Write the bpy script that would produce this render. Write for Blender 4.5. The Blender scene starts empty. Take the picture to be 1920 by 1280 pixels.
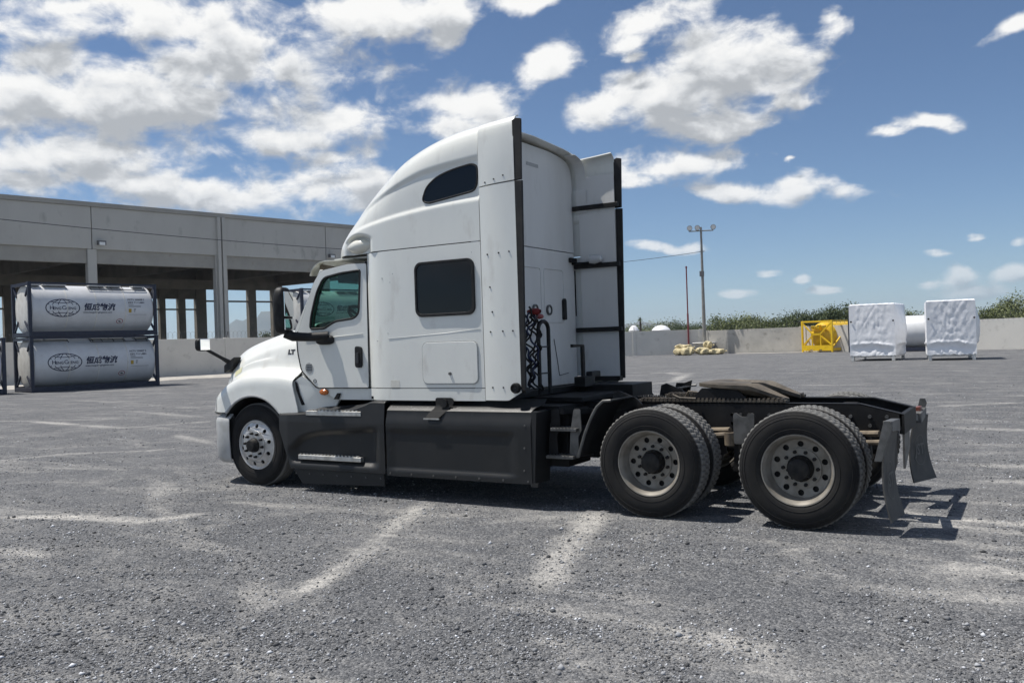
import bpy, bmesh, math, random
import numpy as np
from mathutils import Vector, Matrix
from mathutils.geometry import tessellate_polygon

random.seed(7)
rng = np.random.default_rng(11)
scene = bpy.context.scene
COL = scene.collection
R = math.radians

# ------------------------------------------------------------------ camera
YAW, PITCH, ROLL = 0.53906, 0.0, -0.0330
cam_d = bpy.data.cameras.new('camera')
cam = bpy.data.objects.new('camera', cam_d)
COL.objects.link(cam)
fw = Vector((-math.sin(YAW) * math.cos(PITCH), math.cos(YAW) * math.cos(PITCH), math.sin(PITCH)))
rt = Vector((math.cos(YAW), math.sin(YAW), 0))
up = rt.cross(fw)
r2 = rt * math.cos(ROLL) + up * math.sin(ROLL)
u2 = -rt * math.sin(ROLL) + up * math.cos(ROLL)
CAM = Vector((3.0589, -8.6868, 1.6469))
m = Matrix((r2, u2, -fw)).transposed().to_4x4()
m.translation = CAM
cam.matrix_world = m
cam_d.sensor_width = 36
cam_d.lens = 1641.56 / 1920 * 36
cam_d.clip_start = 0.05
cam_d.clip_end = 40000
scene.camera = cam

# ------------------------------------------------------------------ sun and exposure
SUN_TO = Vector((-0.40, -0.125, 0.90)).normalized()
sun_d = bpy.data.lights.new('sun', 'SUN')
sun_d.energy = 4.6
sun_d.angle = R(0.53)
sun_d.color = (1.0, 0.955, 0.89)
sun = bpy.data.objects.new('sun', sun_d)
COL.objects.link(sun)
sun.rotation_euler = SUN_TO.to_track_quat('Z', 'Y').to_euler()
scene.view_settings.view_transform = 'Standard'
scene.view_settings.look = 'None'
scene.view_settings.gamma = 1
scene.view_settings.use_curve_mapping = False
scene.view_settings.exposure = 0.27

# ------------------------------------------------------------------ world: sky with clouds
world = bpy.data.worlds.new('World')
scene.world = world
world.use_nodes = True
SKY_STRENGTH = 0.078
CLOUDS = [(-1.0046, 0.2543, 0.166, 0.0512, 0.087), (-0.8361, 0.3031, 0.1227, 0.0585, 0.056), (-0.8977, 0.2542, 0.1391, 0.0402, 0.058), (-0.9107, 0.3391, 0.1433, 0.0279, 0.09), (-1.0019, 0.3392, 0.0737, 0.0107, 0.123), (-1.016, 0.1967, 0.1493, 0.0261, 0.063), (-0.9421, 0.1765, 0.1392, 0.0229, 0.039), (-0.8464, 0.1625, 0.1162, 0.0227, 0.017), (-0.7175, 0.2495, 0.056, 0.0254, 0.012), (-0.7708, 0.2261, 0.0635, 0.0214, 0.019), (-0.731, 0.1998, 0.0557, 0.015, 0.215), (-0.7497, 0.1634, 0.0641, 0.0232, 0.001), (-0.6966, 0.1691, 0.0416, 0.0263, -0.006), (-1.0451, 0.1715, 0.0747, 0.0156, 0.056), (-0.6719, 0.3633, 0.0838, 0.0222, 0.015), (-0.6062, 0.3464, 0.0376, 0.0334, 0.69), (-0.5171, 0.3691, 0.0396, 0.0095, -0.036), (-0.5792, 0.2545, 0.0638, 0.0257, -0.021), (-0.4802, 0.2991, 0.0516, 0.0233, 0.302), (-0.586, 0.2334, 0.0517, 0.0161, -0.021), (-0.3584, 0.3427, 0.068, 0.0191, 0.174), (-0.38, 0.3214, 0.0298, 0.0097, 0.184), (-0.3745, 0.3068, 0.0119, 0.0076, -0.078), (-0.2763, 0.2837, 0.077, 0.0389, -0.278), (-0.3554, 0.2606, 0.0885, 0.0307, 0.184), (-0.4124, 0.2493, 0.045, 0.0181, 0.2), (-0.2373, 0.2687, 0.0475, 0.0313, -0.111), (-0.3095, 0.2361, 0.0753, 0.0179, -0.085), (-0.2031, 0.255, 0.0131, 0.0097, 0.668), (-0.1732, 0.3082, 0.0225, 0.0165, -0.142), (-0.0147, 0.2939, 0.0279, 0.0135, 0.243), (-0.0838, 0.2163, 0.0372, 0.0104, -0.137), (-0.1294, 0.2064, 0.0217, 0.0096, 0.141), (-0.3578, 0.1907, 0.0974, 0.015, 0.021), (-0.3849, 0.1785, 0.0298, 0.0116, 0.202), (-0.2948, 0.1575, 0.0414, 0.0138, -0.072), (-0.2165, 0.1468, 0.0577, 0.0147, -0.082), (-0.2162, 0.1559, 0.0302, 0.0113, -0.085), (-0.3638, 0.0989, 0.0402, 0.0071, -0.051), (-0.0955, 0.0754, 0.0159, 0.0044, -0.072), (-0.2524, 0.0654, 0.0179, 0.0052, -0.053), (-0.1924, 0.0449, 0.0194, 0.0046, -0.051), (-0.2165, 0.0577, 0.0088, 0.0052, -0.054), (-0.0693, 0.0475, 0.0218, 0.0141, -0.061), (-0.0174, 0.0495, 0.0206, 0.0095, -0.066), (-0.0142, 0.0808, 0.011, 0.0063, -0.084), (-0.056, 0.0897, 0.0105, 0.0048, -0.084), (-0.06, 0.0351, 0.0312, 0.0097, -0.055), (-0.0965, 0.0436, 0.0139, 0.0066, -0.057), (-0.287, 0.046, 0.0171, 0.0047, -0.046), (-0.2181, 0.1813, 0.0066, 0.0033, -0.092), (-0.3098, 0.226, 0.0232, 0.0067, -0.083)]
# the same clouds go on out of view, more added to whiten ambient light
crng = random.Random(5)
for k in range(64):
    az = 0.25 + crng.random() * (2 * math.pi - 1.65)
    if az > math.pi: az -= 2 * math.pi
    el = 0.05 + crng.random() ** 1.3 * 0.75
    w_ = (0.07 + 0.15 * crng.random()) * (0.4 + el * 1.6)
    CLOUDS.append((az, el, w_, w_ * (0.3 + 0.2 * crng.random()), crng.uniform(-.2, .2)))
for k in range(12):
    az = -1.15 + crng.random() * 1.3
    el = 0.47 + crng.random() * 0.45
    w_ = 0.07 + 0.09 * crng.random()
    CLOUDS.append((az, el, w_, w_ * 0.45, crng.uniform(-.3, .3)))


def build_world():
    nt = world.node_tree
    N, L = nt.nodes, nt.links
    N.clear()
    out = N.new('ShaderNodeOutputWorld')
    sky = N.new('ShaderNodeTexSky')
    sky.sky_type = 'NISHITA'
    sky.sun_disc = False
    sky.sun_elevation = math.asin(SUN_TO.z)
    sky.sun_rotation = math.atan2(SUN_TO.x, SUN_TO.y)
    sky.air_density = 0.8
    sky.dust_density = 0.05
    sky.ozone_density = 5.0
    bg = N.new('ShaderNodeBackground')
    L.new(sky.outputs[0], bg.inputs['Color'])
    bg.inputs['Strength'].default_value = SKY_STRENGTH
    L.new(bg.outputs[0], out.inputs['Surface'])


build_world()

# ------------------------------------------------------------------ mesh helpers


class MB:
    def __init__(s):
        s.v = []; s.f = []

    def add(s, vs, fs):
        o = len(s.v)
        s.v += [tuple(p) for p in vs]
        s.f += [tuple(i + o for i in f) for f in fs]
        return s

    def box(s, x0, x1, y0, y1, z0, z1, M=None):
        vs = [Vector((x, y, z)) for x in (x0, x1) for y in (y0, y1) for z in (z0, z1)]
        if M is not None: vs = [M @ p for p in vs]
        return s.add(vs, [(0, 1, 3, 2), (4, 6, 7, 5), (0, 4, 5, 1), (2, 3, 7, 6), (0, 2, 6, 4), (1, 5, 7, 3)])

    def beam(s, p0, p1, w, h, upv=(0, 0, 1)):
        p0 = Vector(p0); p1 = Vector(p1)
        d = (p1 - p0).normalized()
        a = d.cross(Vector(upv))
        if a.length < 1e-4: a = d.cross(Vector((1, 0, 0)))
        a.normalize(); b = a.cross(d)
        vs = []
        for p in (p0, p1):
            for i, j in ((-1, -1), (1, -1), (1, 1), (-1, 1)):
                vs.append(p + a * (w / 2 * i) + b * (h / 2 * j))
        return s.add(vs, [(0, 1, 2, 3), (7, 6, 5, 4), (0, 4, 5, 1), (1, 5, 6, 2), (2, 6, 7, 3), (3, 7, 4, 0)])

    def cyl(s, p0, p1, r0, r1=None, n=16, cap=True):
        r1 = r0 if r1 is None else r1
        p0 = Vector(p0); p1 = Vector(p1)
        d = (p1 - p0).normalized()
        a = d.orthogonal().normalized(); b = d.cross(a)
        vs = []
        for p, r in ((p0, r0), (p1, r1)):
            for k in range(n):
                t = 2 * math.pi * k / n
                vs.append(p + (a * math.cos(t) + b * math.sin(t)) * r)
        fs = [(k, (k + 1) % n, n + (k + 1) % n, n + k) for k in range(n)]
        if cap: fs += [tuple(range(n - 1, -1, -1)), tuple(range(n, 2 * n))]
        return s.add(vs, fs)

    def tube(s, pts, r, n=8, closed=False, cap=True):
        pts = [Vector(p) for p in pts]
        m_ = len(pts)
        vs = []; ref = None
        for i, p in enumerate(pts):
            if closed: t = pts[(i + 1) % m_] - pts[i - 1]
            else: t = pts[min(i + 1, m_ - 1)] - pts[max(i - 1, 0)]
            t.normalize()
            if ref is None: ref = t.orthogonal().normalized()
            a = (ref - t * ref.dot(t))
            a = a.normalized() if a.length > 1e-5 else t.orthogonal().normalized()
            ref = a; b = t.cross(a)
            rr = r[i] if isinstance(r, (list, tuple)) else r
            for k in range(n):
                q = 2 * math.pi * k / n
                vs.append(p + (a * math.cos(q) + b * math.sin(q)) * rr)
        fs = []
        for i in range(m_ if closed else m_ - 1):
            j = (i + 1) % m_
            for k in range(n):
                fs.append((i * n + k, i * n + (k + 1) % n, j * n + (k + 1) % n, j * n + k))
        if cap and not closed:
            fs += [tuple(range(n - 1, -1, -1)), tuple(range((m_ - 1) * n, m_ * n))]
        return s.add(vs, fs)

    def lathe(s, prof, origin, axis='y', n=48, cap=False):
        """prof: (radius, offset along the axis)"""
        o = Vector(origin); vs = []
        for (r, a) in prof:
            for k in range(n):
                t = 2 * math.pi * k / n
                c, d = r * math.cos(t), r * math.sin(t)
                vs.append(o + Vector({'y': (c, a, d), 'x': (a, c, d), 'z': (c, d, a)}[axis]))
        fs = []
        for i in range(len(prof) - 1):
            for k in range(n):
                fs.append((i * n + k, i * n + (k + 1) % n, (i + 1) * n + (k + 1) % n, (i + 1) * n + k))
        if cap:
            fs += [tuple(range(n)), tuple(range((len(prof) - 1) * n, len(prof) * n))]
        return s.add(vs, fs)

    def prism(s, outer, holes, fn, d0, d1):
        """outer/holes: 2-D loops; fn(a,b,d) -> point"""
        loops = [outer] + list(holes)
        flat = [p for l in loops for p in l]
        tris = tessellate_polygon([[Vector((p[0], p[1], 0)) for p in l] for l in loops])
        n = len(flat)
        vs = [fn(a, b, d0) for a, b in flat] + [fn(a, b, d1) for a, b in flat]
        fs = [tuple(t) for t in tris] + [tuple(i + n for i in reversed(t)) for t in tris]
        o = 0
        for l in loops:
            k = len(l)
            for i in range(k):
                j = (i + 1) % k
                fs.append((o + i, o + j, n + o + j, n + o + i))
            o += k
        return s.add(vs, fs)

    def grid(s, P, close_u=False, close_v=False):
        nu = len(P); nv = len(P[0])
        vs = [p for row in P for p in row]
        fs = []
        for i in range(nu if close_u else nu - 1):
            for j in range(nv if close_v else nv - 1):
                i2 = (i + 1) % nu; j2 = (j + 1) % nv
                fs.append((i * nv + j, i * nv + j2, i2 * nv + j2, i2 * nv + j))
        return s.add(vs, fs)

    def mesh(s, name, smooth=True, ang=32, recalc=True):
        me = bpy.data.meshes.new(name)
        me.from_pydata([tuple(p) for p in s.v], [], s.f)
        if recalc:
            bm = bmesh.new(); bm.from_mesh(me)
            bmesh.ops.recalc_face_normals(bm, faces=bm.faces)
            bm.to_mesh(me); bm.free()
        if smooth:
            me.shade_smooth()
            me.set_sharp_from_angle(angle=R(ang))
        return me

    def build(s, name, mat, parent=None, smooth=True, ang=32, bevel=0, solid=0, loc=None, recalc=True):
        return obj(name, s.mesh(name, smooth, ang, recalc), mat, parent, bevel, solid, loc)


def obj(name, me, mat, parent=None, bevel=0, solid=0, loc=None):
    o = bpy.data.objects.new(name, me)
    COL.objects.link(o)
    if mat is not None:
        me.materials.clear(); me.materials.append(mat)
    if parent is not None: o.parent = parent
    if loc is not None: o.location = loc
    if solid:
        md = o.modifiers.new('solid', 'SOLIDIFY'); md.thickness = solid; md.offset = 0
        md = o.modifiers.new('split', 'EDGE_SPLIT'); md.split_angle = R(50); md.use_edge_sharp = False
    if bevel:
        md = o.modifiers.new('bevel', 'BEVEL'); md.width = bevel; md.segments = 2
        md.limit_method = 'ANGLE'; md.angle_limit = R(40)
        md = o.modifiers.new('flat', 'WEIGHTED_NORMAL'); md.keep_sharp = False; md.weight = 100
    return o


def empty(name, loc=(0, 0, 0), rz=0.0):
    o = bpy.data.objects.new(name, None)
    COL.objects.link(o)
    o.empty_display_size = 0.2
    o.location = loc; o.rotation_euler = (0, 0, rz)
    return o


def tag(o, label=None, cat=None, group=None, kind=None):
    if label: o['label'] = label
    if cat: o['category'] = cat
    if group: o['group'] = group
    if kind: o['kind'] = kind
    return o


def copy_tree(o, parent=None):
    c = o.copy(); COL.objects.link(c); c.parent = parent
    for ch in list(o.children): copy_tree(ch, c)
    return c


def XZ(a, b, d): return (a, d, b)
def YZ(a, b, d): return (d, a, b)
def XY(a, b, d): return (a, b, d)


def rrect(x0, x1, z0, z1, r, n=5):
    pts = []
    for cx, cz, a0 in ((x1 - r, z1 - r, 0), (x0 + r, z1 - r, 90), (x0 + r, z0 + r, 180), (x1 - r, z0 + r, 270)):
        for k in range(n + 1):
            a = R(a0 + 90 * k / n)
            pts.append((cx + r * math.cos(a), cz + r * math.sin(a)))
    return pts


def round_poly(pts, r, n=4):
    """round the corners of a polygon; r a number or one per corner"""
    out = []
    m_ = len(pts)
    for i in range(m_):
        p = Vector(pts[i]); a = Vector(pts[i - 1]); b = Vector(pts[(i + 1) % m_])
        rr = r[i] if isinstance(r, (list, tuple)) else r
        if rr <= 0:
            out.append(tuple(p)); continue
        da = (a - p); db = (b - p)
        ra = min(rr, da.length * .45); rb = min(rr, db.length * .45)
        A = p + da.normalized() * ra; B = p + db.normalized() * rb
        for k in range(n + 1):
            t = k / n
            q = A * (1 - t) ** 2 + p * 2 * t * (1 - t) + B * t * t
            out.append((q.x, q.y))
    return out


def circle(cx, cz, r, n=16):
    return [(cx + r * math.cos(2 * math.pi * k / n), cz + r * math.sin(2 * math.pi * k / n)) for k in range(n)]


def text_mesh(body, size, bold=0.0, shear=0.0, align='CENTER'):
    cu = bpy.data.curves.new('txt', 'FONT')
    cu.body = body; cu.size = size; cu.align_x = align; cu.align_y = 'CENTER'
    cu.offset = bold; cu.shear = shear; cu.resolution_u = 2
    o = bpy.data.objects.new('txt', cu); COL.objects.link(o)
    dg = bpy.context.evaluated_depsgraph_get(); dg.update()
    me = bpy.data.meshes.new_from_object(o.evaluated_get(dg))
    bpy.data.objects.remove(o); bpy.data.curves.remove(cu)
    vs = [(v.co.x, v.co.y) for v in me.vertices]
    fs = [tuple(p.vertices) for p in me.polygons]
    bpy.data.meshes.remove(me)
    return vs, fs


# ------------------------------------------------------------------ materials
MATS = {}


def pmat(name, c, rough=0.5, metal=0.0, c2=None, scale=6.0, detail=5, lo=0.4, hi=0.65, bump=0.0, bscale=80.0,
         coat=0.0, spec=0.5, stretch=(1, 1, 1), c3=None, scale3=2.0, lo3=.55, hi3=.75, rvar=0.0):
    m_ = bpy.data.materials.new(name); m_.use_nodes = True
    nt = m_.node_tree; N, L = nt.nodes, nt.links
    b = N['Principled BSDF']
    b.inputs['Roughness'].default_value = rough
    b.inputs['Metallic'].default_value = metal
    b.inputs['Specular IOR Level'].default_value = spec
    if coat:
        b.inputs['Coat Weight'].default_value = coat
        b.inputs['Coat Roughness'].default_value = 0.06
    b.inputs['Base Color'].default_value = (*c, 1)
    if c2 is not None or bump or c3 is not None:
        tc = N.new('ShaderNodeTexCoord')
        mp = N.new('ShaderNodeMapping'); mp.inputs['Scale'].default_value = stretch
        L.new(tc.outputs['Object'], mp.inputs['Vector'])

        def nz(sc, det, lo_, hi_):
            n = N.new('ShaderNodeTexNoise'); n.inputs['Scale'].default_value = sc; n.inputs['Detail'].default_value = det
            n.inputs['Roughness'].default_value = 0.6
            L.new(mp.outputs[0], n.inputs['Vector'])
            r_ = N.new('ShaderNodeMapRange'); r_.inputs['From Min'].default_value = lo_; r_.inputs['From Max'].default_value = hi_
            L.new(n.outputs['Fac'], r_.inputs['Value'])
            return r_.outputs[0]
        cur = None
        if c2 is not None:
            f = nz(scale, detail, lo, hi)
            mx = N.new('ShaderNodeMix'); mx.data_type = 'RGBA'
            mx.inputs['A'].default_value = (*c, 1); mx.inputs['B'].default_value = (*c2, 1)
            L.new(f, mx.inputs['Factor']); cur = mx.outputs['Result']
            if rvar:
                rr = N.new('ShaderNodeMapRange'); rr.inputs['To Min'].default_value = rough
                rr.inputs['To Max'].default_value = min(1, rough + rvar)
                L.new(f, rr.inputs['Value']); L.new(rr.outputs[0], b.inputs['Roughness'])
        if c3 is not None:
            f = nz(scale3, 6, lo3, hi3)
            mx = N.new('ShaderNodeMix'); mx.data_type = 'RGBA'
            if cur is None: mx.inputs['A'].default_value = (*c, 1)
            else: L.new(cur, mx.inputs['A'])
            mx.inputs['B'].default_value = (*c3, 1)
            L.new(f, mx.inputs['Factor']); cur = mx.outputs['Result']
        if cur is not None: L.new(cur, b.inputs['Base Color'])
        if bump:
            n = N.new('ShaderNodeTexNoise'); n.inputs['Scale'].default_value = bscale; n.inputs['Detail'].default_value = 5
            L.new(mp.outputs[0], n.inputs['Vector'])
            bp = N.new('ShaderNodeBump'); bp.inputs['Strength'].default_value = bump; bp.inputs['Distance'].default_value = 0.01
            L.new(n.outputs['Fac'], bp.inputs['Height']); L.new(bp.outputs[0], b.inputs['Normal'])
    MATS[name] = m_
    return m_


def glass_mat(name, tint, gloss_rough=0.02):
    m_ = bpy.data.materials.new(name); m_.use_nodes = True
    nt = m_.node_tree; N, L = nt.nodes, nt.links
    N.remove(N['Principled BSDF'])
    tr = N.new('ShaderNodeBsdfTransparent'); tr.inputs[0].default_value = (*tint, 1)
    gl = N.new('ShaderNodeBsdfGlossy'); gl.inputs['Roughness'].default_value = gloss_rough
    lw = N.new('ShaderNodeLayerWeight'); lw.inputs['Blend'].default_value = .5
    pw = N.new('ShaderNodeMath'); pw.operation = 'POWER'; pw.inputs[1].default_value = 4.0
    fr = N.new('ShaderNodeMath'); fr.operation = 'MULTIPLY_ADD'; fr.inputs[1].default_value = .8; fr.inputs[2].default_value = .035
    L.new(lw.outputs['Facing'], pw.inputs[0]); L.new(pw.outputs[0], fr.inputs[0])
    mx = N.new('ShaderNodeMixShader')
    L.new(fr.outputs[0], mx.inputs[0]); L.new(tr.outputs[0], mx.inputs[1]); L.new(gl.outputs[0], mx.inputs[2])
    L.new(mx.outputs[0], N['Material Output'].inputs['Surface'])
    MATS[name] = m_
    return m_


WHITE = pmat('white_paint', (0.76, 0.77, 0.725), 0.30, c2=(0.70, 0.71, 0.68), scale=2.2, lo=.42, hi=.75, coat=0.6,
             c3=(0.57, 0.555, 0.51), scale3=6, lo3=.57, hi3=.86, rvar=.12, stretch=(1, 1, .4))
WHITE_IN = pmat('white_paint_back', (0.70, 0.70, 0.68), 0.5, c2=(0.62, 0.615, 0.59), scale=1.6, lo=.4, hi=.7,
                c3=(0.46, 0.44, 0.40), scale3=4, lo3=.6, hi3=.85, stretch=(1, 1, .35))
GREYP = pmat('grey_plastic', (0.017, 0.018, 0.019), 0.45, spec=.35, c2=(0.024, 0.024, 0.024), scale=3.0, lo=.45, hi=.75,
             c3=(0.048, 0.047, 0.044), scale3=9, lo3=.66, hi3=.88, bump=.06, bscale=500)
BUMP = pmat('bumper_grey', (0.40, 0.41, 0.415), 0.42, c2=(0.33, 0.33, 0.32), scale=5, bump=.04, bscale=300)
BLACK = pmat('black_plastic', (0.010, 0.010, 0.011), 0.55, spec=.3, c2=(0.024, 0.024, 0.023), scale=8)
TRIM = pmat('black_rubber_trim', (0.018, 0.018, 0.019), 0.65, spec=.3, c2=(0.034, 0.033, 0.031), scale=5)
GAP = pmat('gap_black', (0.01, 0.01, 0.01), 0.8)
RUBBER = pmat('tyre_rubber', (0.014, 0.014, 0.015), 0.85, spec=.25, c2=(0.026, 0.025, 0.023), scale=3.5, lo=.4, hi=.7,
              c3=(0.042, 0.038, 0.034), scale3=11, lo3=.62, hi3=.85, bump=.12, bscale=140)


def dusty_tread(m_):
    """pale yard dust sits on the running surface of the tyre"""
    N, L = m_.node_tree.nodes, m_.node_tree.links
    b = N['Principled BSDF']
    src = b.inputs['Base Color'].links[0].from_socket
    tc = N.new('ShaderNodeTexCoord'); vm = N.new('ShaderNodeVectorMath'); vm.operation = 'MULTIPLY'
    vm.inputs[1].default_value = (1, 0, 1)
    L.new(tc.outputs['Object'], vm.inputs[0])
    ln = N.new('ShaderNodeVectorMath'); ln.operation = 'LENGTH'; L.new(vm.outputs[0], ln.inputs[0])
    mr_ = N.new('ShaderNodeMapRange'); mr_.inputs['From Min'].default_value = .486; mr_.inputs['From Max'].default_value = .5
    L.new(ln.outputs['Value'], mr_.inputs['Value'])
    mx = N.new('ShaderNodeMix'); mx.data_type = 'RGBA'
    L.new(mr_.outputs[0], mx.inputs['Factor']); L.new(src, mx.inputs['A']); mx.inputs['B'].default_value = (.19, .187, .178, 1)
    L.new(mx.outputs['Result'], b.inputs['Base Color'])


dusty_tread(RUBBER)
STEEL_RIM = pmat('steel_rim', (0.30, 0.28, 0.245), 0.45, 0.25, c2=(0.19, 0.172, 0.145), scale=7, lo=.4, hi=.7,
                 c3=(0.15, 0.13, 0.11), scale3=16, lo3=.62, hi3=.85)
ALLOY = pmat('alloy_rim', (0.55, 0.55, 0.545), 0.42, 0.65, c2=(0.45, 0.44, 0.42), scale=9)
HUB = pmat('hub_black', (0.010, 0.010, 0.011), 0.6, spec=.25, c2=(0.03, 0.028, 0.025), scale=14)
FRAME = pmat('frame_black', (0.010, 0.010, 0.011), 0.6, spec=.25, c2=(0.024, 0.023, 0.021), scale=5, lo=.45, hi=.8, bump=.1, bscale=60)
GREASE = pmat('greasy_steel', (0.12, 0.100, 0.076), 0.6, 0.1, c2=(0.045, 0.038, 0.03), scale=7, lo=.4, hi=.65,
              c3=(0.19, 0.165, 0.13), scale3=14, lo3=.55, hi3=.8, bump=.25, bscale=50)
RUST = pmat('dusty_steel', (0.22, 0.18, 0.13), 0.7, 0.1, c2=(0.10, 0.08, 0.06), scale=9)
ALU = pmat('aluminium_tread', (0.62, 0.61, 0.58), 0.42, 0.85, c2=(0.42, 0.41, 0.38), scale=10)
GALV = pmat('dull_metal', (0.15, 0.15, 0.147), 0.55, 0.4, c2=(0.08, 0.08, 0.077), scale=8)
FLAP = pmat('mud_flap_rubber', (0.055, 0.055, 0.053), 0.7, c2=(0.085, 0.082, 0.076), scale=6, bump=.08, bscale=60)
FLAPMARK = pmat('mud_flap_mark', (0.12, 0.12, 0.115), 0.7)
DARKGLASS = pmat('dark_glass', (0.004, 0.005, 0.007), 0.03, spec=.34)
CABGLASS = glass_mat('green_cab_glass', (0.50, 0.68, 0.62))
SHIELD = glass_mat('windscreen_glass', (0.62, 0.76, 0.72))
MIRROR = pmat('mirror_glass', (0.85, 0.86, 0.86), 0.02, 1.0)
AMBER = pmat('amber_lens', (0.55, 0.16, 0.03), 0.25, c2=(0.35, 0.09, 0.02), scale=40)
RED = pmat('red_plastic', (0.22, 0.02, 0.02), 0.45)
REDLENS = pmat('red_lens', (0.16, 0.05, 0.035), 0.35)
BLUE = pmat('blue_hose', (0.010, 0.018, 0.06), 0.5)
CLEAR = pmat('headlight_lens', (0.55, 0.56, 0.56), 0.12, coat=.6)
INT = pmat('cab_interior', (0.045, 0.045, 0.047), 0.75, c2=(0.06, 0.058, 0.055), scale=5)
BADGE = pmat('badge_dark', (0.03, 0.03, 0.032), 0.35)
STICK = pmat('sticker_grey', (0.42, 0.43, 0.42), 0.5, c2=(0.30, 0.31, 0.31), scale=60)
YELLOWED = pmat('yellowed_tape', (0.62, 0.60, 0.33), 0.5, c2=(0.70, 0.69, 0.50), scale=16)
POD = pmat('pod_lens', (0.74, 0.73, 0.66), 0.2, c2=(0.66, 0.65, 0.57), scale=9, coat=.6)
STICK2 = pmat('faded_sticker', (0.62, 0.61, 0.55), 0.5, c2=(0.68, 0.67, 0.62), scale=30)
VISOR = pmat('visor_white', (0.66, 0.66, 0.60), 0.4, c2=(0.52, 0.51, 0.43), scale=10)

# ------------------------------------------------------------------ clouds: a layer on the sky dome
SKY_R = 26000.0


def vnoise(x, y, seed, scale):
    """smooth value noise on arrays"""
    rs = np.random.default_rng(seed)
    T = rs.random((256, 256))
    xs = x / scale; ys = y / scale
    xi = np.floor(xs).astype(int); yi = np.floor(ys).astype(int)
    fx = xs - xi; fy = ys - yi
    fx = fx * fx * (3 - 2 * fx); fy = fy * fy * (3 - 2 * fy)
    a = T[xi % 256, yi % 256]; b = T[(xi + 1) % 256, yi % 256]
    c = T[xi % 256, (yi + 1) % 256]; d = T[(xi + 1) % 256, (yi + 1) % 256]
    return (a * (1 - fx) + b * fx) * (1 - fy) + (c * (1 - fx) + d * fx) * fy


def cloud_field(az, el):
    wa = np.zeros_like(az); we = np.zeros_like(az)
    low = np.clip(el * 4 + .1, 0, 1)
    for k, sc in enumerate((.11, .05, .022)):
        wa += (vnoise(az + 9, el + 3, 60 + k, sc) - .5) * sc * .42
        we += (vnoise(az + 9, el * 1.6 + 3, 70 + k, sc) - .5) * sc * .30
    A = az + wa * low; E_ = el + we * low
    acc = np.zeros_like(az)
    for (a, e, ra, re, ro) in CLOUDS:
        dx = (A - a + math.pi) % (2 * math.pi) - math.pi; dy = E_ - e
        c, s_ = math.cos(ro), math.sin(ro)
        u = (dx * c + dy * s_) / (ra * 1.14); v = (-dx * s_ + dy * c) / (re * 1.16)
        # flat-based, domed above
        v = np.where(v < 0, v * 1.25, v)
        acc += np.exp(-7.0 * np.sqrt(u * u + v * v))
    return 1 + np.log(acc + 1e-12) / 7.0


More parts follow.
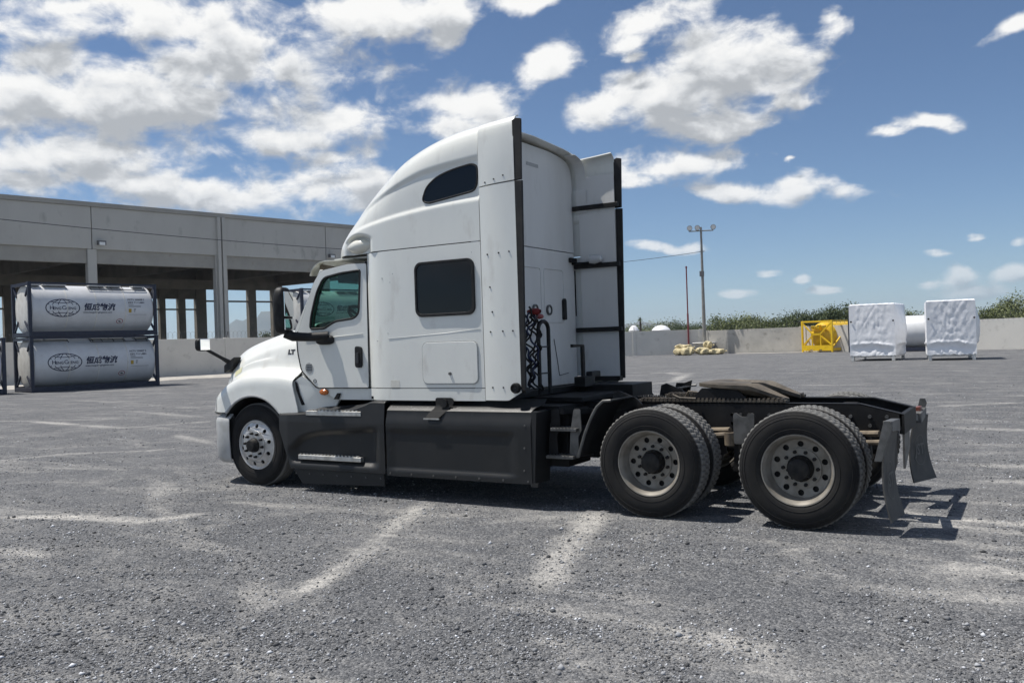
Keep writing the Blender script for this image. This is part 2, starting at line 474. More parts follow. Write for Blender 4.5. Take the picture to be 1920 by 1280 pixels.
def make_clouds():
    na, ne = 1080, 300
    azs = np.linspace(-math.pi, math.pi, na + 1)[:-1]
    els = np.linspace(.004, 1.25, ne)
    AZ, EL = np.meshgrid(azs, els, indexing='ij')
    f0 = cloud_field(AZ, EL)
    f1 = cloud_field(AZ - .01, EL + .006 + EL * .085)
    f0 = np.maximum(f0, -2); f1 = np.maximum(f1, -2)
    V = np.stack([np.cos(EL) * np.sin(AZ), np.cos(EL) * np.cos(AZ), np.sin(EL)], -1) * SKY_R
    I = np.arange(na * ne).reshape(na, ne)
    J = np.roll(I, -1, 0)
    q = np.stack([I[:, :-1], I[:, 1:], J[:, 1:], J[:, :-1]], -1).reshape(-1, 4)
    keep = f0.ravel()[q].max(1) > -1.15
    q = q[keep]
    used, inv = np.unique(q, return_inverse=True)
    q = inv.reshape(-1, 4)
    co = V.reshape(-1, 3)[used]
    me = bpy.data.meshes.new('sky')
    me.vertices.add(len(co)); me.vertices.foreach_set('co', co.ravel())
    me.loops.add(q.size); me.loops.foreach_set('vertex_index', q.ravel())
    me.polygons.add(len(q)); me.polygons.foreach_set('loop_start', np.arange(0, q.size, 4))
    me.update()
    me.shade_smooth()
    for nm, arr in (('field', f0), ('above', f1)):
        at = me.attributes.new(nm, 'FLOAT', 'POINT')
        at.data.foreach_set('value', arr.ravel()[used].astype(np.float32))
    m_ = bpy.data.materials.new('cloud'); m_.use_nodes = True
    nt = m_.node_tree; N, L = nt.nodes, nt.links
    N.remove(N['Principled BSDF'])

    def nd(t, **k):
        n = N.new(t)
        for a, b in k.items(): setattr(n, a, b)
        return n

    def mth(op, a, b=None, c=None, clamp=False):
        n = nd('ShaderNodeMath', operation=op, use_clamp=clamp)
        for i, v in enumerate((a, b, c)):
            if v is None: continue
            if isinstance(v, (int, float)): n.inputs[i].default_value = v
            else: L.new(v, n.inputs[i])
        return n.outputs[0]

    def mr(v, a, b, c=0., d=1., smooth=True):
        n = nd('ShaderNodeMapRange', interpolation_type='SMOOTHSTEP' if smooth else 'LINEAR')
        L.new(v, n.inputs['Value'])
        for k_, x in (('From Min', a), ('From Max', b), ('To Min', c), ('To Max', d)): n.inputs[k_].default_value = x
        return n.outputs[0]

    tc = nd('ShaderNodeTexCoord')

    def noise(off, scale, detail, rough, dist):
        mp = nd('ShaderNodeMapping')
        mp.inputs['Location'].default_value = off
        mp.inputs['Scale'].default_value = (1 / SKY_R, 1 / SKY_R, 1.6 / SKY_R)
        L.new(tc.outputs['Object'], mp.inputs['Vector'])
        n = nd('ShaderNodeTexNoise')
        for k_, x in (('Scale', scale), ('Detail', detail), ('Roughness', rough), ('Distortion', dist)): n.inputs[k_].default_value = x
        L.new(mp.outputs[0], n.inputs['Vector'])
        return n.outputs['Fac']

    A = nd('ShaderNodeAttribute', attribute_name='field').outputs['Fac']
    B = nd('ShaderNodeAttribute', attribute_name='above').outputs['Fac']
    n0 = noise((0, 0, 0), 19, 9, .57, .2)
    n1 = noise((.003, -.003, .014), 19, 5, .54, .2)
    amp = 2.5
    d0 = mth('ADD', A, mth('MULTIPLY_ADD', n0, amp, -amp * .5))
    d1 = mth('ADD', B, mth('MULTIPLY_ADD', n1, amp * 1.15, -amp * 1.15 * .5))
    sep = nd('ShaderNodeSeparateXYZ'); L.new(tc.outputs['Object'], sep.inputs[0])
    elev = mth('MULTIPLY', sep.outputs[2], 1 / SKY_R)
    cover = mth('MULTIPLY', mr(d0, -.10, .62), mr(elev, 0.0, .17, .45, 1.0, False))
    shade = mr(mth('SUBTRACT', d1, mth('MULTIPLY', d0, .25)), -.30, .85)
    ramp = nd('ShaderNodeValToRGB'); L.new(shade, ramp.inputs['Fac'])
    cr_ = ramp.color_ramp
    cr_.elements[0].position = 0; cr_.elements[0].color = (.82, .815, .80, 1)
    cr_.elements[1].position = 1; cr_.elements[1].color = (.38, .395, .415, 1)
    e2 = cr_.elements.new(.5); e2.color = (.64, .65, .66, 1)
    em = nd('ShaderNodeEmission'); L.new(ramp.outputs['Color'], em.inputs['Color'])
    tr = nd('ShaderNodeBsdfTransparent')
    mx = nd('ShaderNodeMixShader')
    L.new(cover, mx.inputs[0]); L.new(tr.outputs[0], mx.inputs[1]); L.new(em.outputs[0], mx.inputs[2])
    L.new(mx.outputs[0], N['Material Output'].inputs['Surface'])
    m_.cycles.emission_sampling = 'NONE'
    o = obj('sky', me, m_)
    tag(o, 'white cumulus clouds spread over the blue sky', 'clouds', kind='structure')


make_clouds()

# ------------------------------------------------------------------ ground
STROKES = [([(-0.58, -1.22), (-0.31, -2.05), (-0.1, -2.76), (0.14, -3.53)], 0.17, 1.0), ([(-2.46, -1.36), (-2.0, -2.38), (-1.69, -3.15), (-1.4, -3.92), (-1.25, -4.44)], 0.15, 0.8), ([(-6.26, -3.62), (-5.57, -3.35), (-4.51, -3.19), (-4.31, -2.68)], 0.12, 0.85), ([(-4.65, -4.5), (-4.0, -4.47)], 0.15, 0.6), ([(-1.67, -6.14), (-1.15, -6.03), (-1.2, -5.72)], 0.2, 0.7), ([(1.47, -1.76), (1.46, -1.98), (1.27, -2.17)], 0.06, 0.6), ([(1.52, -2.07), (1.39, -1.87), (1.29, -1.87)], 0.05, 0.6), ([(2.33, -1.13), (2.7, -1.24), (3.07, -1.23)], 0.14, 0.7), ([(2.44, -2.03), (2.73, -1.99), (3.07, -1.99)], 0.2, 0.75), ([(1.9, 0.07), (2.4, -0.61), (3.08, -0.7)], 0.12, 0.6), ([(1.46, -3.99), (1.77, -4.15), (2.05, -4.43)], 0.16, 0.6), ([(0.04, -1.68), (0.77, -2.72), (1.2, -3.51)], 0.3, 0.3), ([(-1.42, -2.15), (-1.17, -1.72), (-0.75, -1.45)], 0.12, 0.5), ([(-9.93, 27.94), (-8.3, 21.6), (-8.72, 19.05)], 0.25, 0.9), ([(-12.34, 27.92), (-11.53, 29.79), (-9.16, 25.12)], 0.2, 0.8), ([(-0.52, 27.32), (3.33, 29.43)], 0.25, 0.7), ([(0.2, 15.55), (3.21, 14.92)], 0.2, 0.6), ([(1.08, 11.46), (3.19, 13.12)], 0.2, 0.7), ([(1.81, 7.23), (3.14, 7.2)], 0.2, 0.5), ([(2.11, 4.02), (3.12, 4.59)], 0.2, 0.5), ([(-0.26, 19.5), (3.26, 21.44)], 0.3, 0.4), ([(-27.39, 7.99), (-27.41, 10.92), (-17.26, 8.46)], 0.2, 0.6), ([(-19.11, 4.25), (-14.54, 3.64), (-13.71, 5.3)], 0.2, 0.7), ([(-38.39, 14.03), (-31.39, 17.11), (-30.51, 20.32)], 0.3, 0.6), ([(-19.64, 7.4), (-14.96, 6.18)], 0.2, 0.6), ([(-11.42, -0.79), (-11.12, 0.12), (-9.87, 1.06)], 0.15, 0.6), ([(-11.77, 2.88), (-9.7, 2.05)], 0.15, 0.6), ([(-8.76, -2.25), (-7.47, -1.57), (-6.46, -0.51)], 0.12, 0.4), ([(-1.01, -5.3), (-0.81, -5.01), (-0.4, -4.91)], 0.25, 0.35), ([(-3.17, -5.09), (-2.79, -4.77), (-2.35, -4.65)], 0.2, 0.35)]


STROKES += [([(2.2, -.25), (3.0, -.32), (4.2, -.2)], .13, .8), ([(2.5, .55), (3.3, .6), (4.5, .75)], .16, .7), ([(2.4, 1.9), (3.4, 2.05), (5, 2.4)], .22, .7),
            ([(2.6, -1.6), (3.2, -1.62), (4.2, -1.5)], .12, .8), ([(2.3, 3.1), (4, 3.2), (6, 3.5)], .25, .6), ([(1.9, -2.75), (2.6, -2.7), (3.2, -2.55)], .14, .6),
            ([(1.2, -2.9), (1.7, -3.2), (2.3, -3.3)], .12, .5), ([(-3.0, -1.75), (-2.2, -1.9), (-1.5, -1.8)], .15, .5), ([(-4.6, -2.1), (-3.7, -2.05), (-3.2, -1.9)], .14, .5),
            ([(-7.5, -1.0), (-6.4, -1.5), (-5.6, -2.2)], .2, .5), ([(-1.9, -4.2), (-1.3, -4.7), (-1.0, -5.3)], .16, .55), ([(.6, -4.4), (1.0, -4.7), (1.6, -4.9)], .14, .55)]
drng = random.Random(23)
for k in range(150):
    # short scuffs and turning tracks all over the yard
    d_ = 2.2 + drng.random() ** 1.6 * 22
    l_ = drng.uniform(-.75, .75) * (d_ + 2)
    x0 = CAM.x + (fw.x * (d_ + 1.5)) + rt.x * l_; y0 = CAM.y + (fw.y * (d_ + 1.5)) + rt.y * l_
    a_ = drng.choice((0.05, -.12, .25, .9, 2.7, -.3)) + drng.gauss(0, .22)
    cv_ = drng.gauss(0, .10); pts_ = []
    for q in range(6):
        pts_.append((x0, y0)); st_ = drng.uniform(.25, .55) * (1 + d_ * .04)
        x0 += math.cos(a_) * st_; y0 += math.sin(a_) * st_; a_ += cv_
    STROKES.append((pts_, drng.uniform(.05, .16) * (1 + d_ * .03), drng.uniform(.12, .40)))


def dust_at(x, y):
    d = np.zeros_like(x)
    n1 = vnoise(x + 50, y + 50, 31, .45) * .6 + vnoise(x + 50, y + 50, 32, .16) * .4
    n2 = vnoise(x + 50, y + 50, 33, .9)
    for pts, w, s in STROKES:
        px_ = [p[0] for p in pts]; py_ = [p[1] for p in pts]; m_ = w * 4
        I = np.nonzero((x > min(px_) - m_) & (x < max(px_) + m_) & (y > min(py_) - m_) & (y < max(py_) + m_))[0] if x.ndim == 1 else slice(None)
        if x.ndim == 1 and len(I) == 0: continue
        xx, yy = x[I], y[I]
        best = np.full_like(xx, 1e9); al = np.zeros_like(xx)
        n = len(pts) - 1
        for k, ((ax, ay), (bx, by)) in enumerate(zip(pts[:-1], pts[1:])):
            vx, vy = bx - ax, by - ay
            t = np.clip(((xx - ax) * vx + (yy - ay) * vy) / (vx * vx + vy * vy), 0, 1)
            dd = np.hypot(xx - ax - t * vx, yy - ay - t * vy)
            al = np.where(dd < best, (k + t) / n, al)
            best = np.minimum(best, dd)
        wl = w * (.45 + 1.1 * n1[I]) * (1.15 - .35 * np.abs(al * 2 - 1))
        fade = np.clip(np.minimum(al + .12, 1.12 - al) * 5, 0, 1) * (.45 + .9 * n2[I])
        d[I] = np.maximum(d[I], np.clip(s * fade, 0, 1) * np.exp(-(best / wl) ** 2 * 0.9))
    return d


def axis(c, half, step, far, g):
    a = list(np.arange(0, half, step))
    while a[-1] < far:
        st = max(step, (a[-1] - half) * g + step)
        a.append(a[-1] + st)
    a = np.array(a)
    return c + np.concatenate([-a[:0:-1], a])


def ground_height(x, y):
    h = (vnoise(x, y, 1, 2.3) - .5) * .022 + (vnoise(x, y, 2, .7) - .5) * .012
    # flat under the wheels, and the far yard is level
    far = np.clip(1 - (np.hypot(x - 1, y + 3) - 20) / 25, 0, 1)
    tr = np.clip((np.abs(y) - 1.35) / .6, 0, 1)
    tr = np.where((x > -7) & (x < 3), tr, 1)
    return h * far * (0.25 + .75 * tr) - .004


def make_ground():
    ax = axis(-1.0, 9.0, .10, 16000, .042)
    ay = axis(-2.0, 6.5, .10, 16000, .042)
    X, Y = np.meshgrid(ax, ay, indexing='ij')
    Z = ground_height(X, Y)
    nx, ny = X.shape
    me = bpy.data.meshes.new('gravel_yard')
    co = np.stack([X, Y, Z], -1).reshape(-1, 3)
    I = np.arange(nx * ny).reshape(nx, ny)
    q = np.stack([I[:-1, :-1], I[1:, :-1], I[1:, 1:], I[:-1, 1:]], -1).reshape(-1, 4)
    me.vertices.add(len(co)); me.vertices.foreach_set('co', co.ravel())
    me.loops.add(q.size); me.loops.foreach_set('vertex_index', q.ravel())
    me.polygons.add(len(q)); me.polygons.foreach_set('loop_start', np.arange(0, q.size, 4))
    me.update(); me.validate()
    me.shade_smooth()
    at = me.attributes.new('dust', 'FLOAT', 'POINT')
    at.data.foreach_set('value', dust_at(co[:, 0], co[:, 1]).astype(np.float32))
    return me


def ground_material():
    m_ = bpy.data.materials.new('grey_gravel'); m_.use_nodes = True
    nt = m_.node_tree; N, L = nt.nodes, nt.links
    b = N['Principled BSDF']; b.inputs['Roughness'].default_value = .92
    b.inputs['Specular IOR Level'].default_value = .25
    tc = N.new('ShaderNodeTexCoord')

    def mapping(sc, rot=0):
        mp = N.new('ShaderNodeMapping'); mp.inputs['Scale'].default_value = sc; mp.inputs['Rotation'].default_value = (0, 0, rot)
        L.new(tc.outputs['Object'], mp.inputs['Vector']); return mp.outputs[0]

    def noise(sc, det, rough=.6, vec=None, dist=0):
        n = N.new('ShaderNodeTexNoise'); n.inputs['Scale'].default_value = sc; n.inputs['Detail'].default_value = det
        n.inputs['Roughness'].default_value = rough; n.inputs['Distortion'].default_value = dist
        L.new(vec if vec is not None else tc.outputs['Object'], n.inputs['Vector']); return n.outputs['Fac']

    def rng_(v, a, b_, c=0, d=1):
        n = N.new('ShaderNodeMapRange'); n.inputs['From Min'].default_value = a; n.inputs['From Max'].default_value = b_
        n.inputs['To Min'].default_value = c; n.inputs['To Max'].default_value = d
        L.new(v, n.inputs['Value']); return n.outputs[0]

    def mix(f, A, B):
        n = N.new('ShaderNodeMix'); n.data_type = 'RGBA'
        for s, v in (('Factor', f), ('A', A), ('B', B)):
            if isinstance(v, tuple): n.inputs[s].default_value = v
            elif isinstance(v, float): n.inputs[s].default_value = v
            else: L.new(v, n.inputs[s])
        return n.outputs['Result']

    def mth(op, a, b_=None, clamp=False):
        n = N.new('ShaderNodeMath'); n.operation = op; n.use_clamp = clamp
        for i, v in enumerate((a, b_)):
            if v is None: continue
            if isinstance(v, (int, float)): n.inputs[i].default_value = v
            else: L.new(v, n.inputs[i])
        return n.outputs[0]

    # stones: voronoi cells with their own grey
    vo = N.new('ShaderNodeTexVoronoi'); vo.inputs['Scale'].default_value = 55
    vo.inputs['Randomness'].default_value = 1
    L.new(tc.outputs['Object'], vo.inputs['Vector'])
    vo2 = N.new('ShaderNodeTexVoronoi'); vo2.inputs['Scale'].default_value = 120
    L.new(tc.outputs['Object'], vo2.inputs['Vector'])
    sp = N.new('ShaderNodeSeparateColor'); L.new(vo.outputs['Color'], sp.inputs[0])
    sp2 = N.new('ShaderNodeSeparateColor'); L.new(vo2.outputs['Color'], sp2.inputs[0])
    cell = mth('ADD', mth('MULTIPLY', sp.outputs[0], .55), mth('MULTIPLY', sp2.outputs[0], .45))
    ramp = N.new('ShaderNodeValToRGB'); L.new(cell, ramp.inputs[0])
    cr = ramp.color_ramp
    cr.elements[0].position = .1; cr.elements[0].color = (.042, .044, .049, 1)
    cr.elements[1].position = .92; cr.elements[1].color = (.40, .40, .395, 1)
    e = cr.elements.new(.5); e.color = (.108, .112, .120, 1)
    # broad tone changes over the yard
    broad = rng_(noise(.55, 9, .72), .34, .66)
    tone = mix(broad, (.078, .082, .090, 1), (.145, .148, .155, 1))
    base = mix(.48, ramp.outputs[0], tone)
    # crushed pale dust: streaks driven out by tyres
    at = N.new('ShaderNodeAttribute'); at.attribute_name = 'dust'
    streak = noise(1.0, 7, .65, mapping((.35, 1.6, 1), R(18)), .4)
    streak2 = noise(1.0, 7, .65, mapping((1.1, .22, 1), R(-14)), .3)
    arcs = mth('MAXIMUM', rng_(streak, .52, .74, 0, .85), rng_(streak2, .54, .80, 0, .5))
    fine = rng_(noise(9, 8, .7), .28, .66)
    spot = rng_(noise(2.2, 8, .7), .35, .62)
    rag = noise(11.0, 10, .78, None, .8)
    dm = rng_(mth('SUBTRACT', mth('MULTIPLY', at.outputs['Fac'], 1.0), rag), -.30, .34)
    mott = rng_(noise(1.5, 12, .78, None, .5), .50, .70, 0, .60)
    dm = mth('MULTIPLY', dm, rng_(fine, 0, 1, .45, 1.0), True)
    dust = mth('ADD', mth('MULTIPLY', dm, .85), mth('MULTIPLY', mth('MAXIMUM', arcs, mott), fine), clamp=True)
    dust = mth('MULTIPLY', dust, rng_(sp.outputs[1], 0, 1, .45, 1.0))
    colr = mix(dust, base, (.56, .54, .50, 1))
    L.new(colr, b.inputs['Base Color'])
    # relief
    hgt = mth('ADD', mth('MULTIPLY', rng_(vo.outputs['Distance'], 0, .7, 1, 0), 1.0), mth('MULTIPLY', rng_(vo2.outputs['Distance'], 0, .7, 1, 0), .4))
    hgt = mth('MULTIPLY', hgt, rng_(dust, 0, 1, 1.0, .35))
    bp = N.new('ShaderNodeBump'); bp.inputs['Strength'].default_value = .9; bp.inputs['Distance'].default_value = .012
    L.new(hgt, bp.inputs['Height']); L.new(bp.outputs[0], b.inputs['Normal'])
    MATS['gravel'] = m_
    return m_


ground = obj('gravel_yard', make_ground(), ground_material())
tag(ground, 'grey crushed gravel yard with pale dusty tyre tracks', 'ground', kind='structure')


def make_stones():
    # loose stones lying on the yard, where the camera can tell them apart
    n_try = 560000
    C2 = np.array([CAM.x, CAM.y]); f2 = np.array([fw.x, fw.y]); s2 = np.array([rt.x, rt.y])
    u = rng.random(n_try)
    dep = 3.0 / (1 - u * (1 - 3.0 / 30.0))          # denser close by
    lat = (rng.random(n_try) * 2 - 1) * (dep * .68 + .6)
    P = C2 + dep[:, None] * f2 + lat[:, None] * s2
    keep = rng.random(n_try) < np.clip((dep / 9.0) ** -0.3, 0, 1)
    clump = vnoise(P[:, 0], P[:, 1], 21, 1.1) * .6 + vnoise(P[:, 0], P[:, 1], 22, .35) * .4
    keep &= rng.random(n_try) < np.clip((clump - .27) * 2.6, .10, 1)
    keep &= rng.random(n_try) < 1 - .45 * dust_at(P[:, 0], P[:, 1])
    P = P[keep][:140000]; dep = dep[keep][:140000]
    n = len(P)
    sz = .0042 * np.exp(rng.normal(0, .48, n)) * (1 + dep * .02)
    big = rng.random(n) < .006
    sz[big] *= rng.uniform(1.6, 2.6, big.sum())
    sz = np.clip(sz, .002, .022)
    octv = np.array([[1, 0, 0], [0, 1, 0], [-1, 0, 0], [0, -1, 0], [0, 0, 1], [0, 0, -1]], float)
    V = octv[None] * (1 + rng.uniform(-.35, .35, (n, 6, 1))) + rng.uniform(-.28, .28, (n, 6, 3))
    a = rng.random(n) * 6.283
    c, s = np.cos(a), np.sin(a)
    x = V[..., 0] * c[:, None] - V[..., 1] * s[:, None]
    y = V[..., 0] * s[:, None] + V[..., 1] * c[:, None]
    V = np.stack([x, y, V[..., 2] * rng.uniform(.55, .95, n)[:, None]], -1) * sz[:, None, None]
    z0 = ground_height(P[:, 0], P[:, 1]) + sz * .22
    V += np.stack([P[:, 0], P[:, 1], z0], -1)[:, None]
    F = np.array([[0, 1, 4], [1, 2, 4], [2, 3, 4], [3, 0, 4], [1, 0, 5], [2, 1, 5], [3, 2, 5], [0, 3, 5]])
    F = (F[None] + (np.arange(n) * 6)[:, None, None]).reshape(-1, 3)
    me = bpy.data.meshes.new('gravel_stones')
    me.vertices.add(n * 6); me.vertices.foreach_set('co', V.ravel())
    me.loops.add(F.size); me.loops.foreach_set('vertex_index', F.ravel())
    me.polygons.add(len(F)); me.polygons.foreach_set('loop_start', np.arange(0, F.size, 3))
    me.update()
    g = np.clip(np.exp(rng.normal(-1.68, .62, n)), .045, .70)
    at = me.attributes.new('shade', 'FLOAT', 'POINT')
    at.data.foreach_set('value', np.repeat(g, 6).astype(np.float32))
    m_ = bpy.data.materials.new('gravel_stone'); m_.use_nodes = True
    N, L = m_.node_tree.nodes, m_.node_tree.links
    a_ = N.new('ShaderNodeAttribute'); a_.attribute_name = 'shade'
    mx = N.new('ShaderNodeMix'); mx.data_type = 'RGBA'; mx.blend_type = 'MULTIPLY'; mx.inputs['Factor'].default_value = 1
    L.new(a_.outputs['Color'], mx.inputs['A']); mx.inputs['B'].default_value = (.96, .985, 1.03, 1)
    b = N['Principled BSDF']; b.inputs['Roughness'].default_value = .9; b.inputs['Specular IOR Level'].default_value = .3
    L.new(mx.outputs['Result'], b.inputs['Base Color'])
    o = obj('gravel_stones', me, m_)
    tag(o, 'loose grey stones scattered over the gravel yard', 'gravel', kind='stuff')


make_stones()

# ------------------------------------------------------------------ background: the site is laid out along one direction
SE = Vector((.225, .974, 0)).normalized()        # along the building front and the container row
SN = Vector((-.974, .225, 0)).normalized()       # away from the yard
SF = Vector((-52.6246, 39.573, 0))               # a point of the building front
SANG = math.atan2(SE.y, SE.x)

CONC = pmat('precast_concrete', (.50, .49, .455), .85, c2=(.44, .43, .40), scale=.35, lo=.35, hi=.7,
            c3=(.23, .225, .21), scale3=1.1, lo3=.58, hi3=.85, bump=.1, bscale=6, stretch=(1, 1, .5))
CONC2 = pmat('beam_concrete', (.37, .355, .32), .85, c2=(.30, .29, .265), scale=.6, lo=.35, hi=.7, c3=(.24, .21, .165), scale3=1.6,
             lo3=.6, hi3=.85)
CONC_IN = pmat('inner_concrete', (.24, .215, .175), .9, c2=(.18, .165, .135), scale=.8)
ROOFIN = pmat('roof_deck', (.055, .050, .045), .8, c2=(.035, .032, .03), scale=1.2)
WALLC = pmat('wall_concrete', (.66, .64, .59), .88, c2=(.58, .565, .525), scale=.5, lo=.35, hi=.7, c3=(.36, .345, .31), scale3=1.8,
             lo3=.58, hi3=.85, bump=.12, bscale=8)
WALLDUST = pmat('wall_concrete_pale', (.50, .48, .435), .88, c2=(.40, .385, .35), scale=.7, lo=.35, hi=.65, c3=(.20, .19, .165), scale3=2.2,
                lo3=.57, hi3=.8, bump=.12, bscale=8)
LAMPM = pmat('lamp_housing', (.12, .12, .125), .5)
LAMPG = pmat('lamp_glass', (.75, .76, .76), .2)
WIRE = pmat('wire_grey', (.10, .10, .105), .5, .5)


def site_box(mb, t0, t1, n0, n1, z0, z1):
    """box in the local frame of the building: x = along, y = depth"""
    return mb.box(t0, t1, n0, n1, z0, z1)


def make_building():
    root = empty('warehouse', SF, SANG)
    tag(root, 'grey precast concrete warehouse shell with open bays at the left', 'building')
    H, PB, BB, D = 12.62, 9.27, 8.24, 24.0
    joints = [-39.6, -29.75, -19.85, -9.95, -0.05, 9.9, 19.9]
    mp_ = None
    for a, b in zip(joints[:-1], joints[1:]):
        MB().box(a + .03, b - .03, -.05, .22, PB, H - .32).build('wall_panel', CONC, root, bevel=.02)
        # beam under the panel
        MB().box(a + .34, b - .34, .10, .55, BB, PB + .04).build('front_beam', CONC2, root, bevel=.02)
        MB().box(a + .0, b - .0, -.16, .5, H - .315, H).build('parapet_cap', CONC2, root)
    for i, t in enumerate(joints):
        if abs(t + .05) < .1:
            # double rib at the expansion joint
            c = MB().box(t - .46, t - .34, .0, .5, 0, PB).box(t - .33, t - .06, -.28, .4, 0, H - .33).box(t + .07, t + .34, -.28, .4, 0, H - .33)
            c.box(t - .06, t + .07, -.02, .4, 0, H - .33)
            c.box(t + .35, t + .55, .0, .5, 0, PB)
            c.build('column', CONC, root, bevel=.02)
        else:
            MB().box(t - .32, t + .32, -.02, .5, 0, PB - .005).build('column', CONC, root, bevel=.03)
    # roof deck and girders
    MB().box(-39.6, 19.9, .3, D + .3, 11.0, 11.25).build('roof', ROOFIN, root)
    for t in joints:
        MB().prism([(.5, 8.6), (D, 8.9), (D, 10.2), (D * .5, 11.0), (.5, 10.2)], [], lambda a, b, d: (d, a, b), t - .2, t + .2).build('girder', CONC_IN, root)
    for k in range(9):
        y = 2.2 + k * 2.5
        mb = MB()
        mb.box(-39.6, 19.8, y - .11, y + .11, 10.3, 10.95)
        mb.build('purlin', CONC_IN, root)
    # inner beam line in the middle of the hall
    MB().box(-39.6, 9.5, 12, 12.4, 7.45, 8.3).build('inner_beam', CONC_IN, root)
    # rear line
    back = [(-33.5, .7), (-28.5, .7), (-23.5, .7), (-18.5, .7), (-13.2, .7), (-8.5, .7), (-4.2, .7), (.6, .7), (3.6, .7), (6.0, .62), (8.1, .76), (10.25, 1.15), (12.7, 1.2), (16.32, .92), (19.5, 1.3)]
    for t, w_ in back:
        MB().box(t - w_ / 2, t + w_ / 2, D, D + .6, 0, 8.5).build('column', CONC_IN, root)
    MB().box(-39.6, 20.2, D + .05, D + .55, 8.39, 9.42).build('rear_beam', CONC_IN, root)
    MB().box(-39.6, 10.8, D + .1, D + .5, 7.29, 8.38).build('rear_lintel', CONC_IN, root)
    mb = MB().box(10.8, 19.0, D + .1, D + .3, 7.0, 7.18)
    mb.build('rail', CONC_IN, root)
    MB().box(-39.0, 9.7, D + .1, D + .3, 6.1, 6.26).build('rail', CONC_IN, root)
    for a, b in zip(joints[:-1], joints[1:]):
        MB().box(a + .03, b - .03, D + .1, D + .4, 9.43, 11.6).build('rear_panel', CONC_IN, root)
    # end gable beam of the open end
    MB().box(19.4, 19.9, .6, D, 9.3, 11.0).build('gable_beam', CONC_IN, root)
    for t in (-9.4, 10.3):
        l = MB().box(t - .28, t + .28, -.5, -.22, 9.55, 9.85).build('wall_lamp', LAMPM, root)
        MB().prism([(-.505, 9.53), (-.215, 9.53), (-.44, 9.75), (-.505, 9.75)], [], lambda a, b, d: (d, a, b), t - .2, t + .2).build('lamp_glass', LAMPG, l)
    # overhead cable along the front
    pts = []
    for k in range(25):
        u = k / 24
        pts.append((-42 + u * 64, -1.2, 12.2 - 1.45 * u * 1.35 - 1.2 * math.sin(math.pi * u) * .55))
    c = MB().tube(pts, .028, 5).build('cable', WIRE, root)


make_building()


def wall_run(name, label, P0, P1, h0, h1, n, mat, group=None, post=.32, razor=True, thick=.2):
    P0 = Vector(P0); P1 = Vector(P1)
    ang = math.atan2((P1 - P0).y, (P1 - P0).x)
    L_ = (P1 - P0).length
    root = empty(name, P0, ang)
    tag(root, label, 'wall', group)
    step = L_ / n
    for i in range(n):
        a, b = i * step + post * .45, (i + 1) * step - post * .45
        ha = h0 + (h1 - h0) * i / n; hb = h0 + (h1 - h0) * (i + 1) / n
        MB().prism([(a, -.1), (b, -.1), (b, hb), (a, ha)], [], XZ, -thick / 2, thick / 2).build('concrete_panel', mat, root, bevel=.015)
    for i in range(n + 1):
        h = h0 + (h1 - h0) * i / n + .04
        p_ = MB().box(i * step - post / 2, i * step + post / 2, -thick * .75, thick * .75, -.1, h).build('post', mat, root, bevel=.02)
        MB().beam((i * step, 0, h - .1), (i * step, -.28, h + .42), .045, .045).build('wire_arm', WIRE, p_)
    if razor:
        mb = MB()
        for i in range(n):
            m_ = int(step / .32)
            pts = []
            for k in range(m_ * 8 + 1):
                u = k / (m_ * 8)
                a = u * m_ * 2 * math.pi
                hh = h0 + (h1 - h0) * (i + u) / n
                pts.append((i * step + u * step, .23 * math.cos(a), hh + .28 + .23 * math.sin(a)))
            mb.tube(pts, .007, 3, cap=False)
        o = mb.build('razor_wire', WIRE, root)
        o['kind'] = 'stuff'
    return root


W0 = SF + SN * -6.3
wall_run('perimeter_wall', 'grey concrete panel wall with razor wire in front of the warehouse', W0 + SE * -34, W0 + SE * 40, 2.62, 2.5, 12, WALLC)
wall_run('perimeter_wall', 'shaded grey concrete wall left of the light pole', (-33.4, 62.6, 0), (-22.3, 66.2, 0), 2.2, 2.15, 2, WALLC, razor=False)
wall_run('perimeter_wall', 'sunlit stained concrete wall between the light pole and the yellow tank', (-21.6, 65.7, 0), (-13.3, 64.6, 0), 2.02, 2.05, 1, WALLDUST)
wall_run('perimeter_wall', 'pale concrete wall behind the two wrapped crates', (-13.0, 64.4, 0), (36, 51, 0), 2.08, 2.2, 5, WALLC)

DIRT = pmat('pale_dirt', (.46, .43, .38), .95, c2=(.34, .325, .30), scale=.8, lo=.35, hi=.65, c3=(.20, .198, .195), scale3=2.4, lo3=.5, hi3=.7, bump=.3, bscale=20)


def dirt_strip(name, label, A, B, wa, wb, n, seed):
    """ragged strip of pale soil along a wall, lying just above the gravel"""
    rs = random.Random(seed)
    A = Vector(A); B = Vector(B); d = (B - A); nn = Vector((d.y, -d.x, 0)).normalized()
    P = []
    w_ = 1.0
    for k in range(n + 1):
        w_ = .75 * w_ + .25 * rs.uniform(.55, 1.45)
        p = A + d * (k / n)
        P.append([tuple(p + nn * wa + Vector((0, 0, .012))), tuple(p + nn * (wa + (wb - wa) * .5 * w_) + Vector((0, 0, .03))), tuple(p + nn * (wa + (wb - wa) * w_) + Vector((0, 0, .004)))])
    o = MB().grid(P).build(name, DIRT, None)
    tag(o, label, 'ground', kind='structure')


dirt_strip('dirt_strip', 'pale dirt strip between the containers and the wall', SF + SN * -6.4 + SE * -34, SF + SN * -6.4 + SE * 38, 0.6, 7.5, 90, 4)
dirt_strip('dirt_strip', 'thin pale dirt strip at the foot of the sunlit wall', (-18.5, 65.1, 0), (-11.5, 64.1, 0), .1, 1.3, 20, 5)

